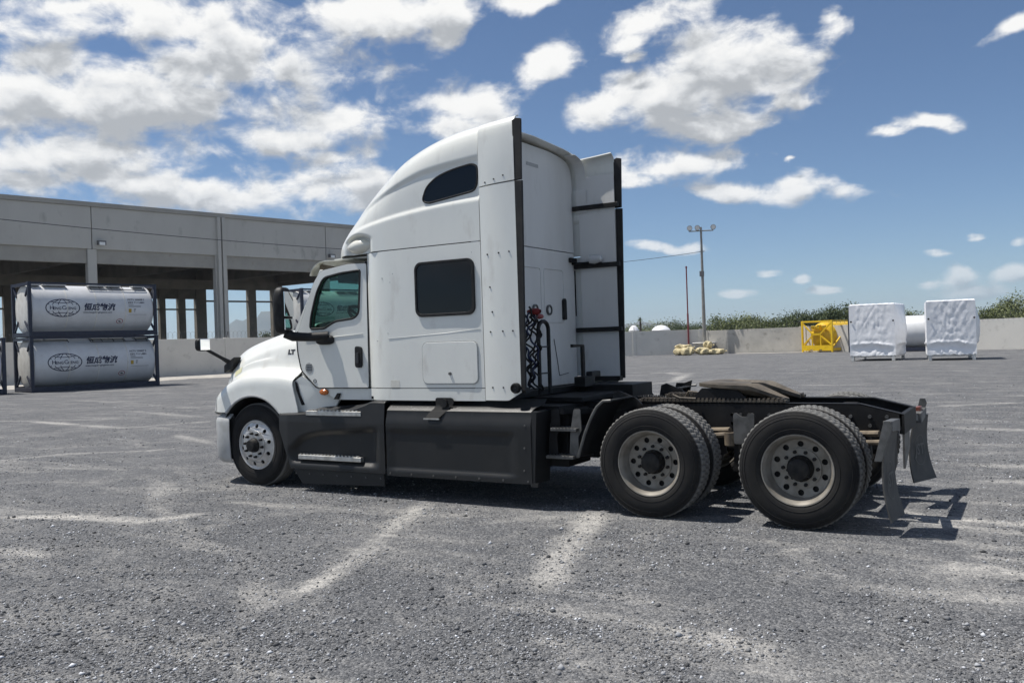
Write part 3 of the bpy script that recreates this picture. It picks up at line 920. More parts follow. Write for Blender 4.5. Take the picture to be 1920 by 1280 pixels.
# ------------------------------------------------------------------ tank containers
NAVY = pmat('navy_frame_paint', (.012, .016, .036), .45, c2=(.02, .025, .045), scale=5)
TANKW = pmat('tank_cladding', (.66, .67, .68), .33, c2=(.58, .585, .59), scale=1.3, lo=.4, hi=.7, c3=(.47, .46, .43), scale3=5, lo3=.62, hi3=.9)
TANKEND = pmat('tank_end_white', (.70, .69, .65), .45, c2=(.58, .56, .51), scale=3, lo=.4, hi=.7)
MARK = pmat('navy_lettering', (.016, .02, .055), .5)
MARKG = pmat('grey_lettering', (.09, .09, .10), .5)
MARKY = pmat('ochre_plate', (.45, .30, .04), .5)
MARKR = pmat('red_ring', (.30, .03, .04), .5)
WALKM = pmat('walkway_alloy', (.60, .60, .58), .45, .3)


def wrap_on_tank(mb, vs, fs, x0, z0, Rt, cy, cz, off):
    """lay a flat drawing (u along, v up) onto the near side of the tank; cut into strips so that it bends"""
    bm = bmesh.new()
    V = [bm.verts.new((a, b, 0)) for a, b in vs]
    for f in fs:
        try: bm.faces.new([V[i] for i in f])
        except ValueError: pass
    lo = min(b for a, b in vs); hi = max(b for a, b in vs)
    k = max(1, int((hi - lo) / .09))
    for i in range(1, k):
        bmesh.ops.bisect_plane(bm, geom=bm.verts[:] + bm.edges[:] + bm.faces[:], plane_co=(0, lo + (hi - lo) * i / k, 0), plane_no=(0, 1, 0))
    bm.verts.index_update()
    out = []
    for v in bm.verts:
        th = (v.co.y + z0) / Rt
        out.append((x0 + v.co.x, cy - (Rt + off) * math.cos(th), cz + (Rt + off) * math.sin(th)))
    mb.add(out, [tuple(v.index for v in f.verts) for f in bm.faces])
    bm.free()


def ring_flat(rx, ry, w, n=48, cx=0, cy=0, a0=0, a1=360):
    vs = []; fs = []
    for k in range(n + 1):
        a = R(a0 + (a1 - a0) * k / n)
        vs.append((cx + rx * math.cos(a), cy + ry * math.sin(a)))
        vs.append((cx + (rx - w) * math.cos(a), cy + (ry - w) * math.sin(a)))
    for k in range(n): fs.append((2 * k, 2 * k + 1, 2 * k + 3, 2 * k + 2))
    return vs, fs


def strip_flat(pts, w):
    vs = []; fs = []
    for i, (a, b) in enumerate(pts):
        p = pts[max(0, i - 1)]; q = pts[min(len(pts) - 1, i + 1)]
        dx, dy = q[0] - p[0], q[1] - p[1]; l = math.hypot(dx, dy)
        nx, ny = -dy / l * w / 2, dx / l * w / 2
        vs += [(a + nx, b + ny), (a - nx, b - ny)]
    for i in range(len(pts) - 1): fs.append((2 * i, 2 * i + 1, 2 * i + 3, 2 * i + 2))
    return vs, fs


def tank_marks(root, Rt, cy, cz, number):
    mb = MB()
    gx, gz = 1.53, .02
    wrap_on_tank(mb, *ring_flat(.78, .44, .045), gx, gz, Rt, cy, cz, .006)
    # globe: parallels and meridians above and below the name
    for s in (1, -1):
        wrap_on_tank(mb, *strip_flat([(-.5 + i * .1, s * (.235 + .055 * ((i - 5) / 5) ** 2)) for i in range(11)], .03), gx, gz, Rt, cy, cz, .006)
        wrap_on_tank(mb, *strip_flat([(-.60, s * .16), (-.66, s * .2)], .03), gx, gz, Rt, cy, cz, .006)
        for x_, b_ in ((-.46, -.25), (-.2, -.1), (.2, .1), (.46, .25)):
            wrap_on_tank(mb, *strip_flat([(x_, s * .15), (x_ * .86, s * .25), (b_ * .95, s * .345), (b_ * .5, s * .42)], .03), gx, gz, Rt, cy, cz, .006)
        wrap_on_tank(mb, *strip_flat([(.60, s * .16), (.66, s * .2)], .03), gx, gz, Rt, cy, cz, .006)
    vs, fs = text_mesh('H', .26, .004); wrap_on_tank(mb, vs, fs, gx - .50, gz, Rt, cy, cz, .006)
    vs, fs = text_mesh('ENG', .18, .004); wrap_on_tank(mb, vs, fs, gx - .25, gz - .03, Rt, cy, cz, .006)
    vs, fs = text_mesh('C', .26, .004); wrap_on_tank(mb, vs, fs, gx + .04, gz, Rt, cy, cz, .006)
    vs, fs = text_mesh('HENG', .18, .004); wrap_on_tank(mb, vs, fs, gx + .36, gz - .03, Rt, cy, cz, .006)
    vs, fs = text_mesh('恒成物流', .37, .012, .25); wrap_on_tank(mb, vs, fs, gx + 1.68, gz + .03, Rt, cy, cz, .006)
    vs, fs = text_mesh('www.hengchenglogistics.com', .115, .002, .2); wrap_on_tank(mb, vs, fs, gx + 1.60, gz - .21, Rt, cy, cz, .006)
    o = mb.build('company_lettering', MARK, root, smooth=False, recalc=False)
    mb = MB()
    vs, fs = text_mesh(number, .125, .004, 0, 'LEFT'); wrap_on_tank(mb, vs, fs, 4.62, .46, Rt, cy, cz, .006)
    vs, fs = text_mesh('22K2 T11 L4BN', .125, .004, 0, 'LEFT'); wrap_on_tank(mb, vs, fs, 4.62, .30, Rt, cy, cz, .006)
    for i, l in enumerate((.25, .62, .62)):
        wrap_on_tank(mb, [(0, 0), (l, 0), (l, .018), (0, .018)], [(0, 1, 2, 3)], 4.64, .19 - i * .055, Rt, cy, cz, .006)
    wrap_on_tank(mb, [(0, 0), (.9, 0), (.9, .012), (0, .012)], [(0, 1, 2, 3)], 4.64, -.31, Rt, cy, cz, .006)
    for i in range(3): wrap_on_tank(mb, [(0, 0), (.1 - .02 * i, 0), (.1 - .02 * i, .03), (0, .03)], [(0, 1, 2, 3)], 4.90, -.04 - i * .06, Rt, cy, cz, .006)
    wrap_on_tank(mb, [(-.07, -.02), (.02, -.06), (.08, -.03), (.02, .03), (-.05, .05)], [(0, 1, 2, 3, 4)], 4.24, -.66, Rt, cy, cz, .006)
    mb.build('data_lettering', MARKG, root, smooth=False, recalc=False)
    mb = MB()
    wrap_on_tank(mb, [(0, 0), (.14, 0), (.14, .19), (0, .19)], [(0, 1, 2, 3)], 4.64, -.2, Rt, cy, cz, .006)
    mb.build('hazard_plate', MARKY, root, smooth=False, recalc=False)
    mb = MB(); wrap_on_tank(mb, *ring_flat(.165, .14, .028), 4.24, -.66, Rt, cy, cz, .006)
    mb.build('warning_ring', MARKR, root, smooth=False, recalc=False)


def make_container(name, label, t, level, number, group, dx=0.0):
    """20-foot tank container; local x along the row, local y away from the camera"""
    Lc, Wc, Hc = 6.058, 2.438, 2.591
    base = Vector((-37.05, 14.434, 0)) + SE * (t + dx)
    root = empty(name, base + Vector((0, 0, level * Hc)), SANG)
    tag(root, label, 'tank container', group)
    p = .15
    k = [(x, y) for x in (0, Lc - p) for y in (0, Wc - p)]
    for x, y in k:
        MB().box(x, x + p, y, y + p, .003, Hc - .003).build('corner_post', NAVY, root, bevel=.01)
    for y in (0, Wc - p):
        MB().box(p, Lc - p, y + .01, y + p - .01, .02, .25).build('bottom_rail', NAVY, root)
        MB().box(p, Lc - p, y + .04, y + .12, Hc - .10, Hc - .02).build('top_rail', NAVY, root)
    for x in (0, Lc - p):
        MB().box(x + .01, x + p - .01, p, Wc - p, .03, .22).build('end_rail', NAVY, root)
        MB().box(x + .01, x + p - .01, p, Wc - p, Hc - .16, Hc - .02).build('end_rail', NAVY, root)
        for (a, b) in (((p, .22), (.75, .75)), ((Wc - p, .22), (Wc - .75, .75)), ((p, Hc - .16), (.6, Hc - .65)), ((Wc - p, Hc - .16), (Wc - .6, Hc - .65))):
            MB().beam((x + .07, a[0], a[1]), (x + .07, b[0], b[1]), .07, .09).build('brace', NAVY, root)
    Rt, cy, cz = 1.155, Wc / 2, .19 + 1.155
    # barrel and dished ends
    n = 64
    tank = MB().lathe([(Rt, .20), (Rt, 1.75), (Rt, 3.1), (Rt, 4.5), (Rt, Lc - .20)], (0, cy, cz), 'x', n).build('tank', TANKW, root)
    for s, x0 in ((-1, .20), (1, Lc - .20)):
        prof = [(Rt, 0), (Rt * .985, s * .03), (Rt * .93, s * .075), (Rt * .80, s * .105), (Rt * .5, s * .14), (.001, s * .155)]
        MB().lathe(prof, (x0, cy, cz), 'x', n).build('dished_end', TANKEND, tank)
    for x in (1.75, 3.1, 4.5):
        MB().lathe([(Rt + .001, -.03), (Rt + .007, -.025), (Rt + .007, .025), (Rt + .001, .03)], (x, cy, cz), 'x', n).build('cladding_band', TANKEND, tank)
    # walkway on top
    z = cz + Rt + .015
    for x0, x1 in ((.3, .75), (.85, 1.9), (2.95, 3.75), (3.8, 4.5), (5.1, 5.7)):
        MB().box(x0, x1, cy - .62, cy - .18, z - .06, z).build('walkway', WALKM, tank)
    sp = MB()
    for x0, x1 in ((2.9, 5.7),):
        sp.tube([(x0, cy - .75, z - .21), (x1, cy - .75, z - .21)], .02, 6)
        for i in range(6):
            xx = x0 + (x1 - x0) * i / 5
            sp.tube([(xx, cy - .75, z - .21), (xx, cy - .40, z - .02)], .018, 6)
    sp.build('spill_pipe', WIRE, tank)
    for x in (.28, 1.9, 3.05, 4.55):
        MB().tube([(x, cy - Rt * math.sin(a), cz + Rt * math.cos(a) + .012) for a in [R(q) for q in (4, 14, 24, 34)]], .02, 5).build('drain_pipe', WIRE, tank)
    tank_marks(root, Rt, cy, cz, number)
    return root


CG = 'tank containers lined up along the yard'
make_container('tank_container', 'white tank container in navy frame, top of the left stack', .26, 1, 'HCTU 250698 2', CG)
make_container('tank_container', 'white tank container in navy frame, bottom of the left stack', .28, 0, 'HCTU 250827 5', CG)
make_container('tank_container', 'single tank container cut off by the left picture edge', -6.80, 0, 'HCTU 250714 0', CG)
make_container('tank_container', 'tank container on top of the stack seen behind the cab', 14.9, 1, 'HCTU 250733 8', CG)
make_container('tank_container', 'tank container at the bottom of the stack behind the truck hood', 14.9, 0, 'HCTU 250741 4', CG)

# ------------------------------------------------------------------ light pole and things round it
POLE = pmat('pole_galvanised', (.30, .29, .265), .55, .3, c2=(.24, .23, .21), scale=3)
SACK = pmat('yellow_sack', (.62, .54, .33), .8, c2=(.46, .39, .23), scale=4, lo=.4, hi=.6, c3=(.30, .25, .16), scale3=7, bump=.3, bscale=25)
PALEC = pmat('pale_plaster', (.62, .61, .58), .8, c2=(.5, .49, .46), scale=3)
REDP = pmat('red_pole_paint', (.20, .035, .04), .6)


PX, PY = CAM.x + (fw.x + rt.x * .2199) * 75.5, CAM.y + (fw.y + rt.y * .2199) * 75.5


def make_pole():
    root = empty('light_pole', (PX, PY, 0)); z = 10.95
    tag(root, 'tall grey floodlight pole standing at the concrete wall', 'light pole')
    MB().tube([(0, 0, 1.0), (0, 0, 6.2), (0, 0, z)], [.17, .12, .085], 12).build('pole', POLE, root)
    a = (rt.x, rt.y)
    MB().tube([(a[0] * -1.05, a[1] * -1.05, z - .34), (a[0] * 1.05, a[1] * 1.05, z - .30)], .05, 8).build('cross_arm', POLE, root)
    for s in (-1.02, -.35, 1.02):
        x, y = a[0] * s, a[1] * s
        f = Vector((.55, -.83, -.25)).normalized()
        c = Vector((x, y, z - .02 + .02 * s))
        l = MB().cyl(c - f * .16, c + f * .18, .15, .23, 16).build('floodlight', LAMPM, root)
        MB().cyl(c + f * .182, c + f * .195, .20, .19, 16).build('lens', LAMPG, l)
    MB().box(-.16, .16, -.28, .0, 6.7, 7.15).build('switch_box', LAMPM, root)
    MB().beam((-.2, 0, 8.85), (.25, 0, 8.85), .06, .06).build('cable_bracket', LAMPM, root)
    # flared concrete foot
    MB().lathe([(.55, 0), (.62, .5), (.95, .88), (1.05, .98), (1.02, 1.03), (.0, 1.03)], (0, 0, 0), 'z', 20).build('foot', PALEC, root)
    # overhead line towards the warehouse
    e = SF + SE * 20 - Vector((PX, PY, 0))
    pts = []
    for k in range(21):
        u = k / 20
        pts.append((e.x * u, e.y * u, 8.85 + .2 * u - 1.4 * 4 * u * (1 - u) * .5))
    MB().tube(pts, .022, 5).build('overhead_line', WIRE, root)


make_pole()
rp = empty('red_pole', (PX - 1.75, PY + .9, 0)); tag(rp, 'thin dark red pole behind the wall left of the light pole', 'pole')
MB().tube([(0, 0, 0), (0, 0, 3.6)], .085, 8).build('lower_tube', REDP, rp)
MB().tube([(0, 0, 3.6), (0, 0, 7.6)], .06, 8).build('upper_tube', REDP, rp)
MB().tube([(0, 0, 7.6), (0, 0, 7.75)], .085, 8).build('cap', REDP, rp)


def sack(x, y, z, L_, W_, H_, rz, label, seed):
    rs = random.Random(seed)
    P = []
    for i in range(13):
        u = i / 12 * 2 - 1
        row = []
        for j in range(18):
            a = 2 * math.pi * j / 18
            prof = (1 - abs(u) ** 3.2) ** .5 * .9 + .10
            yy = math.cos(a); zz = math.sin(a)
            yy = math.copysign(abs(yy) ** .75, yy); zz = math.copysign(abs(zz) ** .85, zz)
            w_ = 1 + .16 * math.sin(u * 6 + seed + j * .9) + rs.uniform(-.09, .09)
            row.append((u * L_ / 2, yy * W_ / 2 * prof * w_, H_ / 2 + zz * H_ / 2 * prof * w_))
        P.append(row)
    mb = MB().grid(P, close_v=True)
    mb.f.append(tuple(range(18))); mb.f.append(tuple(range(12 * 18, 13 * 18)))
    o = mb.build('sandbag', SACK, None, ang=28)
    o.location = (x, y, z); o.rotation_euler = (rs.uniform(-.08, .08), rs.uniform(-.1, .1), rz)
    tag(o, label, 'sandbag', 'yellow sacks round the pole foot')
    # tied neck
    n = MB().lathe([(.05, 0), (.04, .06), (.09, .16), (.02, .17)], (L_ / 2 - .03, 0, H_ / 2), 'x', 8).build('neck', SACK, o)


sack(PX - 1.35, PY - 2.3, 0, 1.3, .8, .6, .5, 'yellow sack leaning at the left end of the pile', 1)
sack(PX - .55, PY - 2.7, 0, 1.2, .95, .68, .25, 'rounded yellow sack in front on the left of the pile', 2)
sack(PX + .55, PY - 2.3, 0, 1.2, .9, .62, -.2, 'yellow sack in the front middle of the pile', 3)
sack(PX + 1.6, PY - 1.9, 0, 1.5, .9, .48, .45, 'low yellow sack at the right end of the pile', 4)
sack(PX + .75, PY - 1.5, .5, .8, .6, .62, .3, 'upright yellow sack on top of the pile by the pole foot', 5)
sack(PX - 1.3, PY - 1.7, .45, 1.6, .7, .45, .55, 'pale sack lying on the back left of the pile', 6)

# ------------------------------------------------------------------ yellow tank frame, white tank, two wrapped crates
YEL = pmat('yellow_paint', (.80, .52, .012), .4, c2=(.68, .43, .01), scale=3)
YELD = pmat('yellow_tank', (.74, .48, .012), .4, c2=(.62, .39, .012), scale=2)
WRAP = pmat('white_shrink_wrap', (.84, .85, .87), .4, c2=(.78, .79, .81), scale=3, bump=.25, bscale=9)


def make_yellow():
    ang = math.atan2(61.92 - 64.37, -10.07 + 13.12) * .55
    root = empty('yellow_tank_frame', (-13.05, 63.4, 0), ang)
    tag(root, 'yellow pressure tank in a braced yellow frame by the wall', 'tank frame')
    Lx, Wy, H = 2.75, 5.6, 2.5
    for x in (0, Lx - .13):
        for y in (0, Wy - .13):
            MB().box(x, x + .13, y, y + .13, .02, H).build('post', YEL, root)
    for y in (0, Wy - .13):
        MB().box(.13, Lx - .13, y, y + .12, H - .13, H - .01).build('top_rail', YEL, root)
        MB().prism([(.13, .12), (Lx - .13, .12), (Lx - .13, .55), (.13, .55)], [[(.72, .13), (1.0, .13), (1.0, .22), (.72, .22)], [(1.55, .13), (1.83, .13), (1.83, .22), (1.55, .22)]], XZ, y, y + .12).build('bottom_beam', YEL, root)
        yy = y + .06
        for x0, z0, x1, z1 in ((.13, H - .2, .95, 1.45), (Lx - .13, H - .2, 1.7, 1.45), (.95, 1.3, .15, .6), (1.7, 1.3, Lx - .15, .6)):
            MB().beam((x0, yy, z0), (x1, yy, z1), .09, .09).build('brace', YEL, root)
        for x0 in (.95, 1.7):
            MB().box(x0 - .04, x0 + .04, y + .02, y + .1, .55, 1.5).build('stile', YEL, root)
        MB().box(.91, 1.74, y + .02, y + .1, 1.36, 1.46).build('mid_rail', YEL, root)
    for x in (0, Lx - .13):
        MB().box(x, x + .12, .13, Wy - .13, H - .13, H - .01).build('side_top_rail', YEL, root)
        MB().box(x, x + .12, .13, Wy - .13, .12, .32).build('side_bottom_rail', YEL, root)
        for a, b in (((.13, .4), (Wy / 2, H - .2)), ((Wy / 2, H - .2), (Wy - .13, .4))):
            MB().beam((x + .06, a[0], a[1]), (x + .06, b[0], b[1]), .09, .09).build('side_brace', YEL, root)
    c = (Lx / 2, 0, 1.28)
    MB().lathe([(.001, .35), (.6, .45), (.95, .65), (1.08, .95), (1.08, 4.7), (.95, 5.0), (.001, 5.3)], c, 'y', 32).build('tank', YELD, root)
    # manifold of valves on the front end
    for x0, r_ in ((.75, .14), (1.0, .12), (1.32, .21), (1.75, .16)):
        MB().cyl((x0, .32, 1.95), (x0 + .22, .32, 1.95), r_, r_, 14).build('valve', YEL, root)
    MB().tube([(.7, .34, 1.72), (2.0, .34, 1.72)], .05, 8).build('manifold', YEL, root)


make_yellow()


def make_white_tank():
    root = empty('white_tank', (-8.7, 61.2, 0), -.25)
    tag(root, 'white horizontal tank container between the two wrapped crates', 'tank container')
    t = MB().lathe([(.001, -.1), (.7, 0), (1.05, .15), (1.14, .4), (1.14, 5.6), (1.05, 5.85), (.001, 6.1)], (0, 0, 1.42), 'x', 40).build('tank', TANKW, root)
    MB().lathe([(1.141, -.03), (1.15, -.03), (1.15, .03), (1.141, .03)], (3.95, 0, 1.42), 'x', 40).build('cladding_band', TANKEND, t)
    for x in (.1, 5.8):
        for y in (-1.15, 1.15):
            MB().box(x, x + .12, y - .06, y + .06, .02, 2.5).build('post', NAVY, root)
    for y in (-1.12, 1.12):
        MB().box(.22, 5.8, y - .06, y + .06, .04, .3).build('bottom_rail', NAVY, root)
    mb = MB()
    for i, w_ in enumerate((.12, .1, .14, .1, .12)):
        x0 = 3.0 + i * .18
        mb.box(x0, x0 + w_, -1.16, -1.14, 1.72 + .18, 1.75 + .18)
    mb.build('faint_lettering', MARKG, root)


make_white_tank()


def make_crate(name, label, loc, rz, W, D, H, seed):
    """tall machine under tight white film: rippled cover, feet, skid"""
    root = empty(name, loc, rz)
    tag(root, label, 'wrapped crate', 'wrapped crates standing in the yard')
    rs = np.random.default_rng(seed)
    nu, nv = 120, 60
    # perimeter loop of a rounded rectangle
    per = []
    def side(a, b, n): return [(a[0] + (b[0] - a[0]) * k / n, a[1] + (b[1] - a[1]) * k / n) for k in range(n)]
    c = [(0, 0), (W, 0), (W, D), (0, D)]
    nn = [54, 40, 40, 40]
    nrm = [(0, -1), (1, 0), (0, 1), (-1, 0)]
    loop = []
    for i in range(4):
        for q in side(c[i], c[(i + 1) % 4], nn[i]): loop.append((q, nrm[i], i))
    zs = [.28] + [.30 + (H - .33) * k / nv for k in range(nv + 1)]
    P = []
    zz, kk = np.meshgrid(np.array(zs), np.arange(len(loop)), indexing='ij')
    hh = (zz - .3) / (H - .3); uu = kk / len(loop) * (2 * W + 2 * D)
    fold = np.abs(vnoise(uu + 7, hh * 1.1 + 3, seed, .16) - .5) * 2 * .6 + np.abs(vnoise(uu * .8 + hh * 1.3 + 5, hh * 2 + 1, seed + 1, .28) - .5) * 2
    fine = np.abs(vnoise(uu + hh * 2.2, hh * 3 + 2, seed + 2, .09) - .5) * 2
    diag = np.abs(vnoise(uu - hh * 2.6 + 30, hh * 1.2 + 9, seed + 3, .35) - .5) * 2
    for a, z in enumerate(zs):
        row = []
        hz = (z - .3) / (H - .3)
        for k, (q, n_, sd) in enumerate(loop):
            s_ = q[0] / W if sd in (0, 2) else q[1] / D
            edge = min(1, 6 * s_ * (1 - s_) * 1.2)
            w_ = edge * (.017 * (fold[a, k] - .6) * (1 + 1.2 * math.exp(-((hz - .6) / .2) ** 2) * math.exp(-((s_ - .5) / .2) ** 2)) + .008 * (fine[a, k] - .5) * (1.8 if hz < .3 else .6) + .014 * (diag[a, k] - .5))
            hem = .19 + .05 * math.sin(3.14 * s_ + .4) + .03 * (diag[a, k] - .5)
            w_ += .055 * edge * math.exp(-((hz - hem) / .030) ** 2) * (.5 + fold[a, k] * .5)
            w_ -= .06 * edge * math.exp(-((hz - hem + .10) / .08) ** 2)
            bul = .28 * math.sin(math.pi * min(1, max(0, hz))) * (1 if sd == 1 else .06) * math.sin(math.pi * s_) if sd in (1, 2) else 0
            row.append((q[0] + n_[0] * (w_ + bul), q[1] + n_[1] * (w_ + bul), z + (.05 * (fold[a, k] - .6) if a < 2 else 0)))
        P.append(row)
    m_ = MB().grid(P, close_v=True)
    # top sheet
    top = P[-1]
    o = len(m_.v)
    m_.v += [(W / 2 + (p[0] - W / 2) * .96, D / 2 + (p[1] - D / 2) * .96, H + .03 * math.sin(k * .7)) for k, p in enumerate(top)]
    n = len(top); b0 = o - n
    for k in range(n): m_.f.append((b0 + k, b0 + (k + 1) % n, o + (k + 1) % n, o + k))
    m_.v.append((W / 2, D / 2, H + .06)); cidx = len(m_.v) - 1
    for k in range(n): m_.f.append((o + k, o + (k + 1) % n, cidx))
    m_.build('film_cover', WRAP, root, ang=40)
    for x in (.05, W - .2):
        for y in (.02, D - .3):
            MB().box(x, x + .15, y, y + .2, 0, .26).build('foot', WALKM, root, bevel=.01)
    MB().box(.05, W - .05, .15, D - .15, .2, .29).build('skid', WALKM, root)
    for x in (.05, W - .12):
        MB().cyl((x + .05, -.02, H * .70), (x + .05, -.06, H * .70), .045, .045, 10).build('bolt_hole', GAP, root)


make_crate('wrapped_crate', 'slimmer film-wrapped crate next to the yellow tank', (-5.45, 40.55, 0), -.02, 2.25, 3.6, 2.98, 3)
make_crate('wrapped_crate', 'right-hand film-wrapped crate with dark shaded side', (-1.62, 39.55, 0), .12, 2.2, 3.2, 2.97, 8)

# ------------------------------------------------------------------ trees beyond the wall
def leaf_mat(name, a, b_):
    m_ = pmat(name, a, .6, c2=b_, scale=1.6, lo=.35, hi=.65, spec=.3)
    return m_


LEAF1 = leaf_mat('leaf_olive', (.105, .130, .045), (.14, .165, .06))
LEAF2 = leaf_mat('leaf_green', (.062, .086, .034), (.09, .115, .045))
LEAF3 = leaf_mat('leaf_pale', (.13, .155, .06), (.17, .19, .085))
BARK = pmat('bark', (.11, .085, .06), .9, c2=(.07, .055, .04), scale=8)


def make_tree(name, label, x, y, W, H, mat, seed, low=0.15, dens=1.0, cat='tree', leaf=.16, group='trees beyond the wall'):
    rs = np.random.default_rng(seed)
    root = empty(name, (x, y, 0)); tag(root, label, cat, group)
    tr = MB()
    tr.tube([(0, 0, -.1), (.06 * W, 0, H * .25), (.02 * W, .03 * W, H * .6)], [.05 * H ** .8 * .6, .035 * H ** .8 * .6, .015], 7)
    limbs = []
    for k in range(7):
        a = rs.random() * 6.28; z0 = H * (.18 + .3 * rs.random())
        e = (math.cos(a) * W * .36 * rs.uniform(.6, 1), math.sin(a) * W * .36 * rs.uniform(.6, 1), H * rs.uniform(.5, .92))
        tr.tube([(.04 * W, .01, z0), (e[0] * .5, e[1] * .5, (z0 + e[2]) / 2 * .95), e], [.02 * H ** .7, .013 * H ** .7, .005], 5)
        limbs.append(e)
    tr.build('trunk', BARK, root)
    # crown: clumps of leaf-sized faces round the limb ends
    n_cl = int(26 * dens)
    cl = []
    for k in range(n_cl):
        if k < len(limbs): c = np.array(limbs[k])
        else:
            a = rs.random() * 6.28; r_ = math.sqrt(rs.random()) * W * .48
            hz = rs.random()
            c = np.array([math.cos(a) * r_, math.sin(a) * r_, H * (low + (1 - low) * hz * (1 - .45 * (r_ / (W * .5)) ** 2))])
        cl.append((c, rs.uniform(.10, .2) * W + .12))
    per = int(170 * dens)
    C_ = np.concatenate([c + rs.normal(0, 1, (per, 3)) * np.array([r_ * .55, r_ * .55, r_ * .42]) for c, r_ in cl])
    C_[:, 2] = np.maximum(C_[:, 2], .1)
    n = len(C_)
    d1 = rs.normal(0, 1, (n, 3)); d1 /= np.linalg.norm(d1, axis=1)[:, None]
    d2 = np.cross(d1, rs.normal(0, 1, (n, 3))); d2 /= np.linalg.norm(d2, axis=1)[:, None]
    s_ = leaf * rs.uniform(.5, 1.2, n)[:, None]
    V = np.stack([C_ - d1 * s_, C_ + d2 * s_ * .45, C_ + d1 * s_, C_ - d2 * s_ * .45], 1).reshape(-1, 3)
    F = np.arange(n * 4).reshape(-1, 4)
    me = bpy.data.meshes.new('crown')
    me.vertices.add(len(V)); me.vertices.foreach_set('co', V.ravel())
    me.loops.add(F.size); me.loops.foreach_set('vertex_index', F.ravel())
    me.polygons.add(n); me.polygons.foreach_set('loop_start', np.arange(0, F.size, 4))
    me.update()
    obj('crown', me, mat, root)
    return root


def at_px(px, depth):
    """ground point in the viewing direction of a picture column, at a given distance"""
    k = (px - 960) / 1641.56
    d = Vector((fw.x + rt.x * k, fw.y + rt.y * k, 0))
    return CAM.x + d.x * depth, CAM.y + d.y * depth


TREES = [  # column, distance, width, height, leaf, density
    (1195, 150, 8, 3.78, 0, .8, 'low olive scrub bush left of the red pole, farthest left'),
    (1232, 145, 9, 3.78, 2, .8, 'pale scrub bush above the wall left of the red pole'),
    (1268, 140, 7, 3.86, 1, .8, 'dark round bush just left of the red pole'),
    (1290, 150, 7, 4.22, 1, .8, 'small dark tree behind the red pole'),
    (1342, 120, 5, 3.15, 1, .8, 'dark bush immediately right of the light pole'),
    (1372, 105, 6.5, 3.92, 0, 1.1, 'feathery olive tree right of the light pole'),
    (1398, 104, 5.5, 3.53, 2, 1.0, 'pale feathery bush beside the olive tree'),
    (1428, 100, 6, 3.15, 2, 1.0, 'low pale bush above the sunlit wall'),
    (1458, 98, 5.5, 3.24, 0, 1.0, 'olive bush above the right end of the sunlit wall'),
    (1490, 98, 5.5, 4.01, 1, 1.1, 'dark green tree left of the yellow tank'),
    (1518, 100, 4.0, 3.46, 1, 1.0, 'small dark tree above the yellow frame'),
    (1546, 98, 4.2, 3.96, 1, 1.1, 'dark tree with a gap above the yellow tank'),
    (1576, 94, 5.5, 4.44, 1, 1.2, 'tallest dark round tree left of the wrapped crates'),
    (1604, 98, 5, 4.15, 1, 1.0, 'dark tree half hidden by the left wrapped crate'),
    (1706, 95, 5.5, 3.47, 1, 1.0, 'low dark bush seen between the wrapped crates'),
    (1728, 99, 5.5, 3.44, 0, 1.0, 'olive bush close to the right wrapped crate'),
    (1862, 92, 5.5, 3.41, 0, 1.1, 'olive bush right of the wrapped crates'),
    (1882, 95, 4.5, 3.83, 2, 1.0, 'pale feathery bush near the right picture edge'),
    (1912, 90, 5.5, 4.70, 2, 1.2, 'tall feathery tree at the right picture edge'),
    (1965, 90, 6, 4.23, 0, 1.0, 'olive tree just outside the right picture edge'),
]
for i, (px, dep, W, H, lf, dn, lab) in enumerate(TREES):
    x, y = at_px(px, dep)
    make_tree('scrub_tree', lab, x, y, W, H * .92, (LEAF1, LEAF2, LEAF3)[lf], 40 + i, dens=dn * 1.55, leaf=.125)
# greenery seen through the warehouse
for i, (px, dep, W, H) in enumerate(((498, 118, 3.2, 3.2), (512, 122, 3.6, 4.2))):
    x, y = at_px(px, dep)
    make_tree('scrub_tree', ('small bush behind the warehouse, seen through its bay', 'taller bush behind the warehouse next to the mirror')[i], x, y, W, H, LEAF2, 90 + i, dens=.8)


def make_palm():
    x, y = at_px(1201, 130)
    root = empty('palm', (x, y, 0)); tag(root, 'small dark palm poking above the wall beside the truck', 'palm', 'trees beyond the wall')
    MB().tube([(0, 0, 0), (.08, 0, 2.4), (.05, 0, 4.3)], [.2, .16, .14], 8).build('trunk', BARK, root)
    mb = MB()
    for k in range(26):
        a = random.random() * 6.28; el_ = random.uniform(-.5, 1.2); l = random.uniform(.5, .85)
        prev = None
        for s in range(5):
            u = s / 4
            r_ = l * u * math.cos(el_ * (1 - .5 * u)); zz = 4.35 + l * u * math.sin(el_) - .35 * u * u
            w_ = .09 * (1 - u) + .01
            p = Vector((.05 + math.cos(a) * r_, math.sin(a) * r_, zz)); sd = Vector((-math.sin(a), math.cos(a), 0)) * w_
            cur = (p + sd, p - sd)
            if prev: mb.add([prev[0], prev[1], cur[1], cur[0]], [(0, 1, 2, 3)])
            prev = cur
    mb.build('crown', LEAF2, root, smooth=False)


make_palm()
# two white domed roofs just over the wall
for px, dep, r_, hh, lab in ((1189, 95, .55, 2.95, 'small white domed tank roof above the wall beside the truck'), (1240, 96, 1.0, 2.9, 'wider white domed tank roof above the grey wall')):
    x, y = at_px(px, dep)
    d = empty('water_tank', (x, y, 0)); tag(d, lab, 'water tank', 'white tanks behind the wall')
    MB().lathe([(r_, 0), (r_, hh - .55)], (0, 0, 0), 'z', 20).build('drum', PALEC, d)
    MB().lathe([(r_ * 1.03, hh - .55), (r_ * .98, hh - .5), (r_ * .8, hh - .28), (r_ * .5, hh - .1), (.15, hh - .02), (.001, hh)], (0, 0, 0), 'z', 20).build('dome_lid', WRAP, d)

